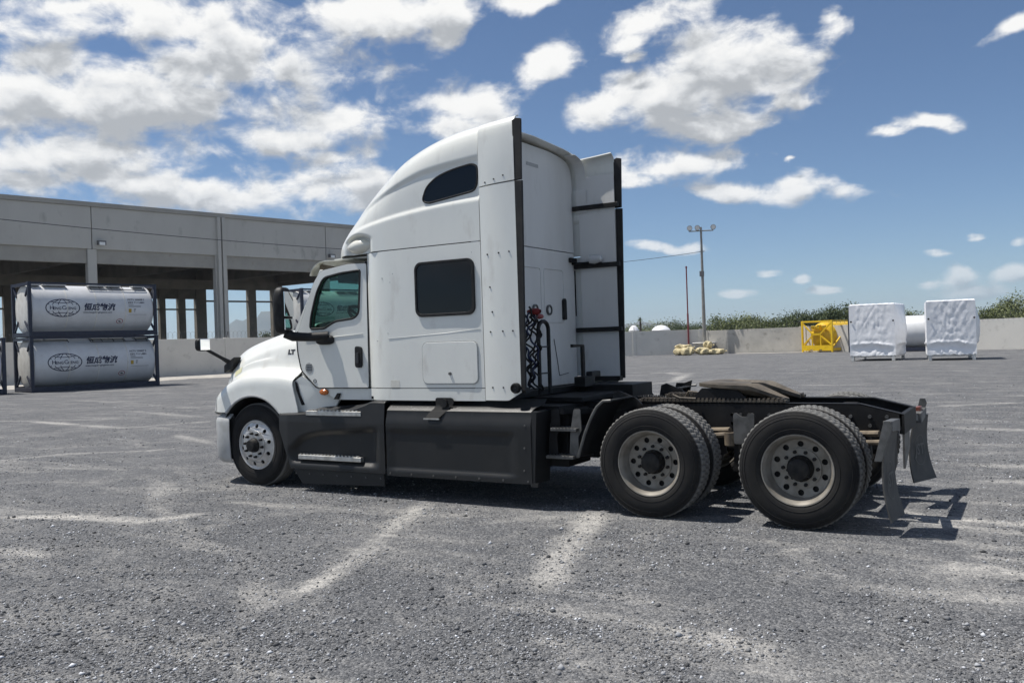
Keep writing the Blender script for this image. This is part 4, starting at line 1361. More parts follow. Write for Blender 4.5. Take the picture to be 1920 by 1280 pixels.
# ------------------------------------------------------------------ hills far away
HILLM = pmat('hill_scrub', (.10, .105, .075), .9, c2=(.14, .13, .10), scale=.002, detail=6)


def make_hills():
    P = []
    n = 220
    dist = 3500.0
    for j in range(7):
        row = []
        for i in range(n + 1):
            px = -300 + 2600 * i / n
            k = (px - 960) / 1641.56
            d = Vector((fw.x + rt.x * k, fw.y + rt.y * k, 0))
            def bump(c, w, h): return h * math.exp(-((px - c) / w) ** 2)
            h = bump(500, 70, 245) + bump(420, 60, 120) + bump(600, 120, 130) + bump(1240, 80, 120) + bump(1350, 60, 60) + bump(1130, 70, 110) + bump(800, 160, 150) + bump(100, 150, 90) + bump(-120, 90, 160) + bump(1750, 220, 40) + bump(2050, 120, 90)
            h *= .5; h *= 1 + .10 * math.sin(px * .09) + .06 * math.sin(px * .23 + 1) + .03 * math.sin(px * .61)
            u = j / 6
            hh = h * math.sin(u * math.pi / 2) ** 1.3 if j < 6 else h
            rr = dist + u * 450 + 60 * math.sin(px * .05 + j)
            row.append((CAM.x + d.x * rr, CAM.y + d.y * rr, -2 + hh))
        P.append(row)
    # far side going down again
    P.append([(p[0] * 1.15, p[1] * 1.15, -3) for p in P[-1]])
    o = MB().grid(P).build('hills', HILLM, None, ang=180)
    tag(o, 'faint blue hills on the horizon', 'hills', kind='structure')


make_hills()

# ================================================================== the truck (x rearwards, y away from the camera, first drive axle at x = 0)
T = empty('semi_truck', (0, 0, 0))
tag(T, 'white high-roof sleeper semi truck tractor with dark grey side skirts', 'truck')
XA = -5.107          # front axle
HZ = 0.495           # hub height


def cr(keys, x):
    """smooth interpolation through (x, value) keys, x ascending"""
    xs = [k[0] for k in keys]; ys = [k[1] for k in keys]
    if x <= xs[0]: return ys[0]
    if x >= xs[-1]: return ys[-1]
    for i in range(len(xs) - 1):
        if xs[i] <= x <= xs[i + 1]: break
    h = xs[i + 1] - xs[i]; t = (x - xs[i]) / h

    def sl(k):
        if k == 0: return (ys[1] - ys[0]) / (xs[1] - xs[0])
        if k == len(xs) - 1: return (ys[-1] - ys[-2]) / (xs[-1] - xs[-2])
        return (ys[k + 1] - ys[k - 1]) / (xs[k + 1] - xs[k - 1])
    m0, m1 = sl(i) * h, sl(i + 1) * h
    t2, t3 = t * t, t * t * t
    return (2 * t3 - 3 * t2 + 1) * ys[i] + (t3 - 2 * t2 + t) * m0 + (-2 * t3 + 3 * t2) * ys[i + 1] + (t3 - t2) * m1


# ------------------------------------------------------------------ wheels
def tyre_mesh(width, Rr, bead, n=132, lugs=True):
    """axis y; outer face at y = 0, going to y = width"""
    half = [(bead - .004, .030), (bead + .012, .012), (bead + .035, .004), (.385, .0), (.42, .003), (.452, .013), (.470, .024), (.474, .026), (.476, .030), (.488, .034), (Rr - .006, .040)]
    tread = []
    w0, w1 = .044, width - .044
    ribs = 5
    rw = (w1 - w0) / ribs
    for k in range(ribs):
        a = w0 + k * rw
        tread += [(Rr, a + .004, k), (Rr, a + rw - .006, k)]
        if k < ribs - 1:
            tread += [(Rr - .011, a + rw - .004, -1), (Rr - .011, a + rw + .002, -1)]
    prof = [(r, y, -2 if r > .474 else -3) for r, y in half] + tread + [(r, width - y, -2 if r > .474 else -3) for r, y in reversed(half)]
    vs = []
    for (r, y, tg) in prof:
        for k in range(n):
            rr = r; dk = 0.0
            if lugs:
                if tg >= 0:
                    ph = (k + tg * 1) % 3
                    rr = r - (.009 if ph == 0 else 0)
                    dk = .35 * (1 if tg % 2 else -1)
                elif tg == -2:
                    rr = r - (.006 if k % 3 == 0 else 0)
            a = 2 * math.pi * (k + dk) / n
            vs.append((rr * math.cos(a), y, rr * math.sin(a)))
    fs = []
    for i in range(len(prof) - 1):
        for k in range(n):
            fs.append((i * n + k, i * n + (k + 1) % n, (i + 1) * n + (k + 1) % n, (i + 1) * n + k))
    mb = MB().add(vs, fs)
    # raised lettering ring and rub rings on the side wall
    for rr, yy in ((.462, .018), (.345, .003), (.44, .008)):
        mb.lathe([(rr - .004, yy + .002), (rr, yy - .003), (rr + .004, yy + .003)], (0, 0, 0), 'y', 72)
    return mb.mesh('tyre', True, 38)


def ring_plate(mb, r_out, r_in, y0, thick, holes, n=48, fy=None):
    outer = circle(0, 0, r_out, n)
    hl = [circle(0, 0, r_in, 28)] + [circle(hx, hz, hr, 14) for hx, hz, hr in holes]
    if fy is None:
        mb.prism(outer, hl, XZ, y0, y0 + thick)
    else:
        mb.prism(outer, hl, lambda a, b, d: (a, d + fy(math.hypot(a, b)), b), y0, y0 + thick)


TYRE = tyre_mesh(.285, .503, .297, n=180)
TYRE_F = tyre_mesh(.285, .503, .295, lugs=False)


def drive_rim_mesh():
    mb = MB()
    mb.lathe([(.300, .028), (.303, .018), (.299, .010), (.290, .012), (.284, .026), (.272, .040), (.262, .075), (.258, .10), (.250, .115), (.247, .165), (.247, .20)], (0, 0, 0), 'y', 56)
    hs = [(.207 * math.cos(R(36 * k + 18)), .207 * math.sin(R(36 * k + 18)), .026) for k in range(10)]
    ring_plate(mb, .2475, .150, .150, .012, hs, fy=lambda r: (.2475 - r) * .10)
    ring_plate(mb, .172, .108, .146, .02, [(.143 * math.cos(R(36 * k)), .143 * math.sin(R(36 * k)), .014) for k in range(10)])
    return mb.mesh('rim', True, 30)


def drive_hub_mesh():
    mb = MB()
    mb.lathe([(.112, .20), (.112, .135), (.100, .115), (.094, .07), (.088, .055), (.060, .048), (.001, .046)], (0, 0, 0), 'y', 32)
    for k in range(8):
        a = R(45 * k)
        mb.cyl((.097 * math.cos(a), .115, .097 * math.sin(a)), (.097 * math.cos(a), .095, .097 * math.sin(a)), .014, .014, 8)
    for k in range(10):
        a = R(36 * k)
        mb.cyl((.143 * math.cos(a), .16, .143 * math.sin(a)), (.143 * math.cos(a), .118, .143 * math.sin(a)), .0165, .015, 6)
    # dark drum behind the hand holes
    mb.lathe([(.24, .19), (.001, .195)], (0, 0, 0), 'y', 32)
    return mb.mesh('wheel', True, 30)


def steer_rim_mesh():
    mb = MB()
    mb.lathe([(.300, .030), (.303, .018), (.297, .008), (.288, .008), (.280, .014), (.276, .030)], (0, 0, 0), 'y', 56)
    hs = [(.228 * math.cos(R(36 * k + 18)), .228 * math.sin(R(36 * k + 18)), .0245) for k in range(10)]
    ring_plate(mb, .279, .160, .016, .016, hs, fy=lambda r: -.038 * min(1, max(0, (.275 - r) / .10)) ** 1.0)
    ring_plate(mb, .175, .088, -.026, .02, [])
    return mb.mesh('rim', True, 30)


def steer_hub_mesh():
    mb = MB()
    mb.lathe([(.088, .02), (.085, -.05), (.076, -.062), (.070, -.090), (.060, -.097), (.001, -.099)], (0, 0, 0), 'y', 32)
    for k in range(10):
        a = R(36 * k)
        c, s = .143 * math.cos(a), .143 * math.sin(a)
        mb.cyl((c, -.02, s), (c, -.062, s), .019, .012, 8)
    mb.lathe([(.27, .07), (.001, .075)], (0, 0, 0), 'y', 32)
    return mb.mesh('wheel', True, 30)


ME_DR, ME_DH, ME_SR, ME_SH = drive_rim_mesh(), drive_hub_mesh(), steer_rim_mesh(), steer_hub_mesh()


def place_wheel(x, y, me_hub, me_rim, me_tyre, rim_mat, flip=False, rot=0.0, hub=True):
    w = obj('wheel', me_hub, HUB, T)
    w.location = (x, y, HZ)
    w.rotation_euler = (0, rot, math.pi if flip else 0)
    t = obj('tyre', me_tyre, RUBBER, w)
    r_ = obj('rim', me_rim, rim_mat, w)
    return w


for i, x in enumerate((0.0, 1.32)):
    place_wheel(x, -1.240, ME_DH, ME_DR, TYRE, STEEL_RIM, rot=.3 + i * .35)
    place_wheel(x, -.612, ME_DH, ME_DR, TYRE, STEEL_RIM, flip=True, rot=.9)
    place_wheel(x, 1.240, ME_DH, ME_DR, TYRE, STEEL_RIM, flip=True, rot=.2)
    place_wheel(x, .612, ME_DH, ME_DR, TYRE, STEEL_RIM, rot=.5)
place_wheel(XA, -1.175, ME_SH, ME_SR, TYRE_F, ALLOY, rot=.12)
place_wheel(XA, 1.175, ME_SH, ME_SR, TYRE_F, ALLOY, flip=True)

# ------------------------------------------------------------------ chassis
for s in (-1, 1):
    y0, y1 = sorted((s * .43, s * .415)); f0, f1 = sorted((s * .43, s * .34))
    web = [(-5.7, .74), (1.9, .74), (2.04, .80), (2.04, .90), (1.70, .99), (-5.7, .99)]
    MB().prism(web, [], XZ, y0, y1).build('frame_rail', FRAME, T)
    fl = MB()
    fl.box(-5.7, 1.70, f0, f1, .982, .992).box(-5.7, 1.9, f0, f1, .736, .746)
    fl.prism([(1.70, .992), (2.05, .905), (2.05, .895), (1.70, .982)], [], XZ, f0, f1)
    fl.build('frame_flange', FRAME, T)
for x in (-4.3, -3.0, -1.8, -.66, .66, 1.5):
    MB().box(x - .06, x + .06, -.41, .41, .78, .95).build('cross_member', FRAME, T)
MB().box(2.02, 2.06, -.43, .43, .73, .905).build('rear_cross_member', FRAME, T)
# bolts on the rail
bo = MB()
for x in (.55, .63, .71, .55, 1.62, 1.78, 1.92, .98, .90, -.55, -.47):
    for z in (.80, .88):
        bo.cyl((x, -.445, z), (x, -.428, z), .017, .017, 6)
bo.build('rail_bolt', GALV, T)
# sliding rack of the fifth wheel
for s in (-1, 1):
    y0, y1 = sorted((s * .43, s * .33))
    rk = MB().box(-.42, 1.05, y0, y1, .995, 1.018)
    for k in range(34):
        x = -.38 + k * .042
        rk.box(x, x + .022, y0 - .006, y1 + .006, 1.0, 1.034)
    rk.build('slide_rack', GREASE, T)
# axles, drums, springs, air bags
for x in (0.0, 1.32):
    MB().lathe([(.06, -.95), (.075, -.55), (.11, -.30), (.19, -.12), (.20, .12), (.11, .30), (.075, .55), (.06, .95)], (x, 0, HZ), 'y', 20).build('axle', FRAME, T)
    for s in (-1, 1):
        MB().lathe([(.215, s * .62), (.215, s * .86), (.12, s * .9)], (x, 0, HZ), 'y', 24).build('brake_drum', RUST, T)
        MB().cyl((x + .34, s * .40, .50), (x + .34, s * .40, .73), .13, .12, 18).build('air_bag', BLACK, T)
        MB().beam((x - .5, s * .39, .66), (x + .42, s * .39, .46), .09, .05).build('trailing_arm', FRAME, T)
        MB().cyl((x - .16, s * .50, .58), (x - .34, s * .50, .64), .085, .085, 14).build('brake_chamber', GALV, T)
    MB().tube([(x + .05, -.3, .7), (x + .55, -.52, .74)], .028, 8).build('torque_rod', RUST, T)
MB().cyl((-3.2, 0, .62), (-.15, 0, .52), .06, .06, 12).build('drive_shaft', FRAME, T)
MB().cyl((.2, 0, .52), (1.1, 0, .52), .05, .05, 12).build('drive_shaft', FRAME, T)
MB().box(-5.4, -4.0, -.40, .40, .45, 1.25).build('engine_block', FRAME, T, bevel=.05)
MB().lathe([(.055, -1.0), (.07, 1.0)], (XA, 0, HZ), 'y', 12).build('front_axle', FRAME, T)
# bracket with a scalloped top standing between the drive wheels
MB().prism(round_poly([(.605, .62), (.79, .62), (.805, .90), (.775, .915), (.73, .875), (.675, .875), (.63, .915), (.605, .90)], .02, 2), [], XZ, -.60, -.575).build('spring_hanger', GALV, T)
MB().prism([(.58, .36), (.82, .36), (.80, .64), (.60, .64)], [], XZ, -.56, -.46).build('hanger_foot', FRAME, T)
MB().tube([(.15, -.52, .66), (.55, -.52, .70)], .026, 8).build('shock_rod', RUST, T)
MB().cyl((.55, -.54, .60), (.55, -.54, .72), .05, .05, 12).build('shock_mount', RUST, T)
MB().tube([(1.55, -.6, .66), (2.0, -.6, .68)], .022, 8).build('air_pipe', RUST, T)
# fuel tank and boxes behind the skirts, air tanks under the sleeper
for s in (-1, 1):
    MB().cyl((-3.9, s * .85, .56), (-2.95, s * .85, .56), .30, .30, 24).build('fuel_tank', GALV, T)
    MB().box(-2.9, -1.35, s * .85 - .3, s * .85 + .3, .32, .92).build('equipment_box', FRAME, T)
MB().cyl((-1.30, -.75, .62), (-.72, -.75, .62), .16, .16, 18).build('air_tank', FRAME, T)
MB().cyl((-1.05, .2, .52), (-.55, .2, .52), .14, .14, 18).build('air_tank', FRAME, T)
MB().box(-1.25, -.95, -.95, -.45, .38, .95).build('battery_box', FRAME, T, bevel=.02)

# ------------------------------------------------------------------ fifth wheel
fw_ = MB()
pl = [(.30, -.30), (.40, -.42), (.62, -.46), (.86, -.44), (1.12, -.34), (1.17, -.22), (.86, -.085), (.74, -.05), (.74, .05), (.86, .085), (1.17, .22), (1.12, .34), (.86, .44), (.62, .46), (.40, .42), (.30, .30)]


def fw_z(a, b, d):
    # tilted plate; the tails bend down
    dx = a - .62
    z = 1.165 - dx * .045 - max(0, a - .84) * .36
    return (a - .12, b, z + d)


fw_.prism(round_poly(pl, .03, 2), [], fw_z, -.035, 0)
fw_.build('fifth_wheel_plate', GREASE, T, bevel=.006)
for s in (-1, 1):
    sk = MB().prism([(.12, .0), (.72, .0), (.60, .115), (.25, .13)], [], lambda a, b, d: (a, d, 1.0 + b), s * .40 - .02, s * .40 + .02)
    sk.build('fifth_wheel_skirt', FRAME, T)
for s in (-1, 1):
    MB().prism([(.22, .995), (.68, .995), (.55, 1.10), (.38, 1.12)], [], XZ, s * .36 - .03, s * .36 + .03).build('fifth_wheel_bracket', FRAME, T)
MB().tube([(.2, -.46, 1.03), (.05, -.50, 1.04), (-.02, -.50, 1.07)], .014, 6).build('release_handle', GREASE, T)
MB().tube([(.18, -.3, 1.02), (.05, -.36, 1.03), (.12, -.42, 1.10), (.2, -.40, 1.09)], .012, 6).build('slider_line', GREASE, T)
# coiled air line lying on the frame
pts = []
for k in range(90):
    u = k / 89
    pts.append((-.50 + u * .34, -.28 + .018 * math.cos(k * .9), 1.02 + .018 * math.sin(k * .9) + .015 * math.sin(u * 3.1)))
MB().tube(pts, .007, 5).build('coiled_line', BLACK, T)

# ------------------------------------------------------------------ mud flaps and their hangers
def flap_mesh(y0, y1, ztop, zbot, x0, bow, twist):
    P = []
    for i in range(15):
        u = i / 14; row = []
        for j in range(9):
            v = j / 8
            y = y0 + (y1 - y0) * v
            x = x0 + bow * math.sin(u * math.pi * .9) + twist * (v - .5) * (.5 + u * .6) + .03 * u * u
            row.append((x, y, ztop + (zbot - ztop) * u))
        P.append(row)
    return MB().grid(P)


for s in (-1, 1):
    ya, yb = s * .80, s * 1.22
    # sprung hanger: spring box at the frame, arm outwards, flat drop plate
    MB().beam((1.985, s * .43, .80), (2.02, s * .80, .83 if s < 0 else .77), .05, .07).build('flap_arm', GALV, T)
    dp = [(1.90, .60), (1.97, .60), (2.07, .86), (2.07, .915), (2.0, .915)]
    zo = 0 if s < 0 else -.09
    MB().prism([(.78, .80 + zo), (1.24, .84 + zo), (1.24, .92 + zo), (.78, .90 + zo)], [], lambda a, b, d: (d + 2.02, s * a, b), -.02, .05).build('flap_bar', GALV, T, bevel=.008)
    MB().prism([(1.93, .60), (1.985, .60), (2.075, .87), (2.06, .92), (2.01, .92)], [], XZ, min(s * 1.245, s * 1.265), max(s * 1.245, s * 1.265)).build('drop_plate', GALV, T, bevel=.004)
    f = flap_mesh(ya, yb, .87 if s < 0 else .76, .11, 2.045, -.055 if s < 0 else -.045, -.04 if s < 0 else .15).build('mud_flap', FLAP, T, solid=.012)
    # embossed round emblem with three letters
    mk = MB()
    yc = (ya + yb) / 2; zc = .42
    def emb(vs, fs, oy=0, oz=0):
        out = []
        for a, b in vs:
            u = ((.87 if s < 0 else .76) - (zc + oz + b)) / (.76 if s < 0 else .65)
            yy = yc + oy + a
            v = (yy - ya) / (yb - ya)
            bow = -.055 if s < 0 else -.045; tw = -.04 if s < 0 else .15
            x = 2.045 + bow * math.sin(u * math.pi * .9) + tw * (v - .5) * (.5 + u * .6) + .03 * u * u
            out.append((x + .0105, yy, zc + oz + b))
        mk.add(out, fs)
    emb(*ring_flat(.125, .155, .008, 28))
    vs, fs = text_mesh('JST', .155, .003); emb(vs, fs)
    mk.build('flap_emblem', FLAPMARK, f, smooth=False, recalc=False)
MB().box(2.0, 2.05, .92, 1.06, .76, .86).build('tail_lamp', REDLENS, T, bevel=.01)
# plate carrier hanging under the rear
MB().prism([(-.62, .72), (-.30, .72), (-.30, .46), (-.52, .40)], [], lambda a, b, d: (d, a, b), 1.96, 1.98).build('rear_bracket', FRAME, T)
MB().prism([(.05, .72), (.42, .78), (.42, .52), (.05, .36)], [], lambda a, b, d: (d, a, b), 1.98, 2.0).build('plate_carrier', GALV, T)

# quarter fenders ahead of the drive wheels
for s in (-1, 1):
    P = []
    for x, z in ((-.36, 1.065), (-.44, 1.06), (-.51, 1.0), (-.56, .92), (-.605, .83), (-.645, .74), (-.68, .64), (-.715, .53)):
        P.append([(x, s * y, z) for y in (.66, .80, .95, 1.10, 1.20)])
    q = MB().grid(P).build('quarter_fender', BLACK, T, solid=.012)
    MB().tube([(p[-1][0] - .004, p[-1][1], p[-1][2]) for p in P], .014, 6).build('fender_edge', GALV, q)
    MB().prism([(-.62, .90), (-.28, .99), (-.34, 1.05), (-.52, 1.12), (-.58, 1.10)], [], XZ, min(s * .64, s * .66), max(s * .64, s * .66)).build('fender_web', BLACK, q)
    MB().tube([(-.55, s * .45, .95), (-.58, s * .8, 1.0), (-.60, s * 1.1, .95)], .022, 8).build('fender_stay', FRAME, q)
# far-side quarter fender leans up above the frame
MB().prism([(-.62, .90), (-.46, .90), (-.42, .95), (-.38, 1.13), (-.47, 1.10), (-.57, 1.10), (-.60, 1.0)], [], XZ, 1.10, 1.115).build('fender_flap', BLACK, T)

# chassis access ladder behind the skirt
for dx, zt, zb in ((-1.02, .97, .52), (-.79, .97, .50)):
    MB().prism(round_poly([(dx - .02, zt), (dx + .05, zt), (dx + .06, zt - .2), (dx + .02, zb + .2), (dx + .03, zb), (dx - .08, zb), (dx - .06, zb + .25)], .01, 1), [], XZ, -1.10, -1.085).build('ladder_side', GALV if dx > -.9 else FRAME, T)
for z, x0, x1, w_ in ((.79, -1.04, -.76, .16), (.52, -1.10, -.80, .18)):
    st = MB().box(x0, x1, -1.16, -1.0, z - .03, z).build('ladder_step', GALV, T, bevel=.004)
    g = MB()
    for k in range(7): g.box(x0 + .02 + k * .036, x0 + .032 + k * .036, -1.165, -.995, z - .005, z + .006)
    g.build('step_tread', GALV, st)
MB().beam((-.95, -1.09, .95), (-.95, -.45, .90), .05, .06).build('ladder_stay', FRAME, T)
MB().beam((-.78, -1.09, .95), (-.78, -.45, .90), .05, .06).build('ladder_stay', FRAME, T)
# catwalk behind the cab
MB().box(-1.72, -.95, -.62, .62, 1.0, 1.05).build('deck_plate', FRAME, T, bevel=.006)
MB().box(-1.45, -1.02, -1.0, .95, .86, .99).build('deck_beam', FRAME, T, bevel=.006)
MB().box(-1.55, -.85, .45, 1.05, .93, 1.12).build('deck_box', FRAME, T, bevel=.01)
MB().box(-1.66, -1.52, -1.05, .9, 1.06, 1.12).build('cab_mount', FRAME, T)
MB().cyl((-.98, .72, .85), (-.98, 1.1, .85), .17, .17, 18).build('exhaust_can', FRAME, T)

# ------------------------------------------------------------------ hood with fenders
ZT = [(-6.18, 1.30), (-6.08, 1.43), (-5.95, 1.53), (-5.78, 1.605), (-5.58, 1.68), (-5.35, 1.745), (-5.10, 1.805), (-4.85, 1.858), (-4.60, 1.905), (-4.40, 1.93)]
ZC = [(-6.18, 1.16), (-6.08, 1.24), (-5.95, 1.31), (-5.78, 1.39), (-5.58, 1.465), (-5.35, 1.545), (-5.10, 1.61), (-4.85, 1.66), (-4.60, 1.70), (-4.40, 1.735)]
ZF = [(-6.18, .97), (-6.08, .99), (-5.95, 1.03), (-5.78, 1.10), (-5.58, 1.205), (-5.35, 1.285), (-5.10, 1.315), (-4.85, 1.315), (-4.60, 1.30), (-4.40, 1.27)]
TP = [(-6.18, .42), (-6.08, .66), (-5.95, .83), (-5.78, .945), (-5.58, .99), (-5.35, 1.0), (-4.40, 1.0)]
ARCH = .605


def arch_z(x):
    d = abs(x - XA)
    if d < ARCH:
        return max(.885, HZ + math.sqrt(ARCH * ARCH - d * d))
    return .885


def hood_row(x):
    zt, zc, zf, t = cr(ZT, x), cr(ZC, x), cr(ZF, x), cr(TP, x)
    zb = arch_z(x)
    ctl = [(0, zt + .075), (-.40, zt + .062), (-.68, zt + .022), (-.80, zt - .03), (-.895, zc + .055), (-.935, zc - .0), (-.962, zc - .07),
           (-.985, zf + .20), (-1.02, zf + .11), (-1.09, zf + .055), (-1.165, zf + .012), (-1.2, zf - .055), (-1.208, min(zf - .16, zb + (zf - zb) * .45)), (-1.212, zb)]
    ctl = [(y * t if i < 9 else y * (t * .75 + .25 if t < 1 else 1), z) for i, (y, z) in enumerate(ctl)]
    out = []
    ks = list(range(len(ctl)))
    for k in range(len(ctl) - 1):
        for q in range(4):
            s_ = k + q / 4
            out.append((cr([(i, ctl[i][0]) for i in ks], s_), cr([(i, ctl[i][1]) for i in ks], s_)))
    out.append(ctl[-1])
    return out


xs = sorted(set([-6.18, -6.16, -6.12, -6.07, -6.0, -5.92, -5.84, -5.76] + [XA - ARCH * math.cos(R(a)) for a in range(0, 181, 6)] + [-5.70, -4.50, -4.47, -4.445]))
P = []
for x in xs:
    row = hood_row(x)
    w_ = max(0, (x + 4.62) / .175)
    P.append([(x + (.09 * w_ * min(1, max(0, (1.24 - z) / .30)) if z < 1.26 else 0), y, z) for y, z in row])
full = []
for row in P:
    full.append([(x, -y, z) for x, y, z in reversed(row)][:-1] + row)
hood = MB().grid(full).build('hood', WHITE, T, ang=50, solid=.012)


def hood_pt(x, k, off=0.0):
    row = hood_row(x)
    i = int(k * 4); i = min(i, len(row) - 1)
    return (x, row[i][0] - off, row[i][1])


# wheel-arch lips, liners
for s in (-1, 1):
    lip = [(XA - (ARCH - .006) * math.cos(R(a)), s * 1.207, max(.885, HZ + (ARCH - .006) * math.sin(R(a)))) for a in range(38, 143, 4)]
    MB().tube(lip, .017, 8).build('arch_lip', BUMP, hood)
    L_ = [[(XA - .60 * math.cos(R(a)), s * y, HZ + .60 * math.sin(R(a))) for y in (1.19, .9, .55)] for a in range(-10, 191, 8)]
    MB().grid(L_).build('wheel_liner', GAP, T)
    MB().box(XA - .62, XA + .62, min(s * .50, s * .52), max(s * .50, s * .52), .35, 1.15).build('inner_fender', GAP, T)
# grille and headlights at the nose
MB().prism([(-.62, .80), (.62, .80), (.46, 1.38), (-.46, 1.38)], [], lambda a, b, d: (d, a, b), -6.21, -6.13).build('grille', BLACK, hood, bevel=.02)
for s in (-1, 1):
    Q = []
    for i in range(7):
        x = -5.80 - i * .045
        rw = hood_row(x)
        Q.append([(x - .006, s * (-rw[k][0] + .006), rw[k][1]) for k in (38, 41, 44, 47, 50)])
    MB().grid(Q).build('headlight', CLEAR, hood, ang=60)
# yellowed tape on the nose corner, badge
def patch(x0, x1, k0, k1, n, m_, off=.0035):
    Q = []
    for i in range(n + 1):
        x = x0 + (x1 - x0) * i / n
        row = hood_row(x)
        r_ = []
        for j in range(m_ + 1):
            f = k0 + (k1 - k0) * j / m_
            a = int(f); b = min(a + 1, len(row) - 1); t = f - a
            r_.append((x, row[a][0] * (1 - t) + row[b][0] * t - off, row[a][1] * (1 - t) + row[b][1] * t + off * .3))
        Q.append(r_)
    return MB().grid(Q)


patch(-5.64, -5.50, 23, 31, 5, 8, .009).build('yellowed_tape', YELLOWED, hood)
vs, fs = text_mesh('LT', .080, .006)
bm_ = []
for a, b in vs: bm_.append((-4.665 + a * 1.25, 0, 1.605 + b * .9))
mb = MB()
for (x, _, z) in bm_:
    row = hood_row(x)
    yy = None
    for q in range(len(row) - 1):
        z0, z1 = row[q][1], row[q + 1][1]
        if z1 <= z <= z0 and row[q][0] < -.7:
            t = (z0 - z) / max(1e-6, z0 - z1); yy = row[q][0] * (1 - t) + row[q + 1][0] * t
    mb.v.append((x, (yy if yy is not None else -.95) - .006, z))
mb.f = list(fs)
mb.build('badge', BADGE, hood, smooth=False, recalc=False, solid=.006)
mb = MB().box(-4.68, -4.54, -.975, -.965, 1.548, 1.558)
mb.build('badge_line', STICK, hood)

# ------------------------------------------------------------------ bumper
plan = [(-5.53, -1.205), (-5.62, -1.207), (-5.72, -1.195), (-5.82, -1.15), (-5.93, -1.05), (-6.06, -.84), (-6.17, -.55), (-6.235, -.25), (-6.25, 0)]
plan = plan + [(x, -y) for x, y in reversed(plan[:-1])]
prof = [(.0, .30), (.02, .275), (.06, .272)]
P = []
for z, ins in ((.26, .07), (.28, .035), (.33, .012), (.55, .0), (.76, .0), (.80, .008), (.835, .055), (.86, .075)):
    row = []
    for i, (x, y) in enumerate(plan):
        a = plan[max(0, i - 1)]; b = plan[min(len(plan) - 1, i + 1)]
        tx, ty = b[0] - a[0], b[1] - a[1]; l = math.hypot(tx, ty)
        nx, ny = ty / l, -tx / l      # inward
        if nx * (-5.0 - x) + ny * (0 - y) < 0: nx, ny = -nx, -ny
        row.append((x + nx * ins, y + ny * ins, z))
    P.append(row)
MB().grid(P).build('bumper', BUMP, T, ang=45, solid=.012)
MB().box(-5.60, -5.50, -1.15, -.6, .30, .84).build('bumper_liner', GAP, T)

# ------------------------------------------------------------------ cab
DY = -1.085           # door skin
door_o = [(-3.365, 1.185), (-3.352, 2.18), (-3.343, 2.575), (-3.62, 2.585), (-4.03, 2.535), (-4.15, 2.40), (-4.435, 1.80), (-4.43, 1.62), (-4.375, 1.385), (-4.145, 1.185)]
door_o = round_poly(door_o, [.02, 0, .03, .06, .06, .06, .05, .08, .04, .03], 4)
win_o = round_poly([(-3.435, 2.505), (-3.475, 2.02), (-3.55, 1.967), (-3.82, 1.945), (-3.90, 1.915), (-4.0, 1.868), (-4.225, 1.868), (-4.20, 2.02), (-4.10, 2.30), (-3.985, 2.455), (-3.72, 2.49)], [.03, .05, .04, .04, .04, .03, .05, .05, .10, .06, .05], 4)
cab = MB()
# far door and both sides behind the near door
cab.prism(door_o, [win_o], XZ, 1.045, 1.085)
cab.box(-3.34, -3.30, -1.06, 1.06, 1.05, 1.30)
# cab sills under the doors
for s in (-1, 1):
    y0, y1 = sorted((s * 1.075, s * 1.04))
    cab.prism([(-4.12, 1.172), (-3.10, 1.172), (-3.10, 1.045), (-3.88, 1.045)], [], XZ, y0, y1)
# roof
RP = []
for x, z in ((-4.09, 2.515), (-4.05, 2.555), (-3.95, 2.60), (-3.7, 2.64), (-3.3, 2.665)):
    RP.append([(x, y, z + .05 * (1 - (y / 1.06) ** 4) - .05) for y in [k / 10 * 1.07 for k in range(-10, 11)]])
cab.grid(RP)
# A pillars
for s in (-1, 1):
    cab.beam((-4.50, s * 1.02, 1.83), (-4.06, s * 1.02, 2.54), .07, .06, (0, 1, 0))
# cowl
cab.box(-4.56, -4.42, -1.02, 1.02, 1.76, 1.83)
cab.box(-4.44, -4.38, -1.04, 1.04, 1.05, 1.78)
cabo = cab.build('cab', WHITE, T, ang=40)
# inner structure seen through the gaps and glass
inn = MB()
inn.prism(door_o, [win_o], XZ, -1.040, -1.030)
inn.box(-4.38, -3.0, -1.02, 1.02, 1.06, 1.10)
inn.box(-4.36, -3.98, -1.02, 1.02, 1.4, 1.86)
inn.box(-3.06, -3.02, -1.1, 1.1, 1.1, 2.62)
for y in (-.55, .55):
    inn.box(-3.62, -3.42, y - .27, y + .27, 1.45, 2.25)
    inn.box(-3.95, -3.42, y - .27, y + .27, 1.3, 1.5)
    inn.box(-3.56, -3.44, y - .14, y + .14, 2.25, 2.42)
inn.box(-4.0, -3.3, -1.0, 1.0, 2.50, 2.53)
inn.box(-3.95, -3.55, -.9, .9, 2.40, 2.5)
inn.build('cab_interior', INT, T, bevel=.02)
# steering wheel
c = Vector((-3.86, -.52, 1.99)); nrm = Vector((.62, 0, .78)).normalized()
a_ = nrm.orthogonal().normalized(); b_ = nrm.cross(a_)
swm = MB().tube([c + (a_ * math.cos(k * math.pi / 14) + b_ * math.sin(k * math.pi / 14)) * .235 for k in range(28)], .021, 8, closed=True)
swm.tube([c + a_ * .23, c - nrm * .03, c - a_ * .23], .018, 6).tube([c, c - nrm * .35], .04, 8)
swm.build('steering_wheel', BLACK, T)
# windscreen
MB().add([(-4.49, -1.0, 1.83), (-4.49, 1.0, 1.83), (-4.05, 1.0, 2.53), (-4.05, -1.0, 2.53)], [(0, 1, 2, 3)]).build('windscreen', SHIELD, T)
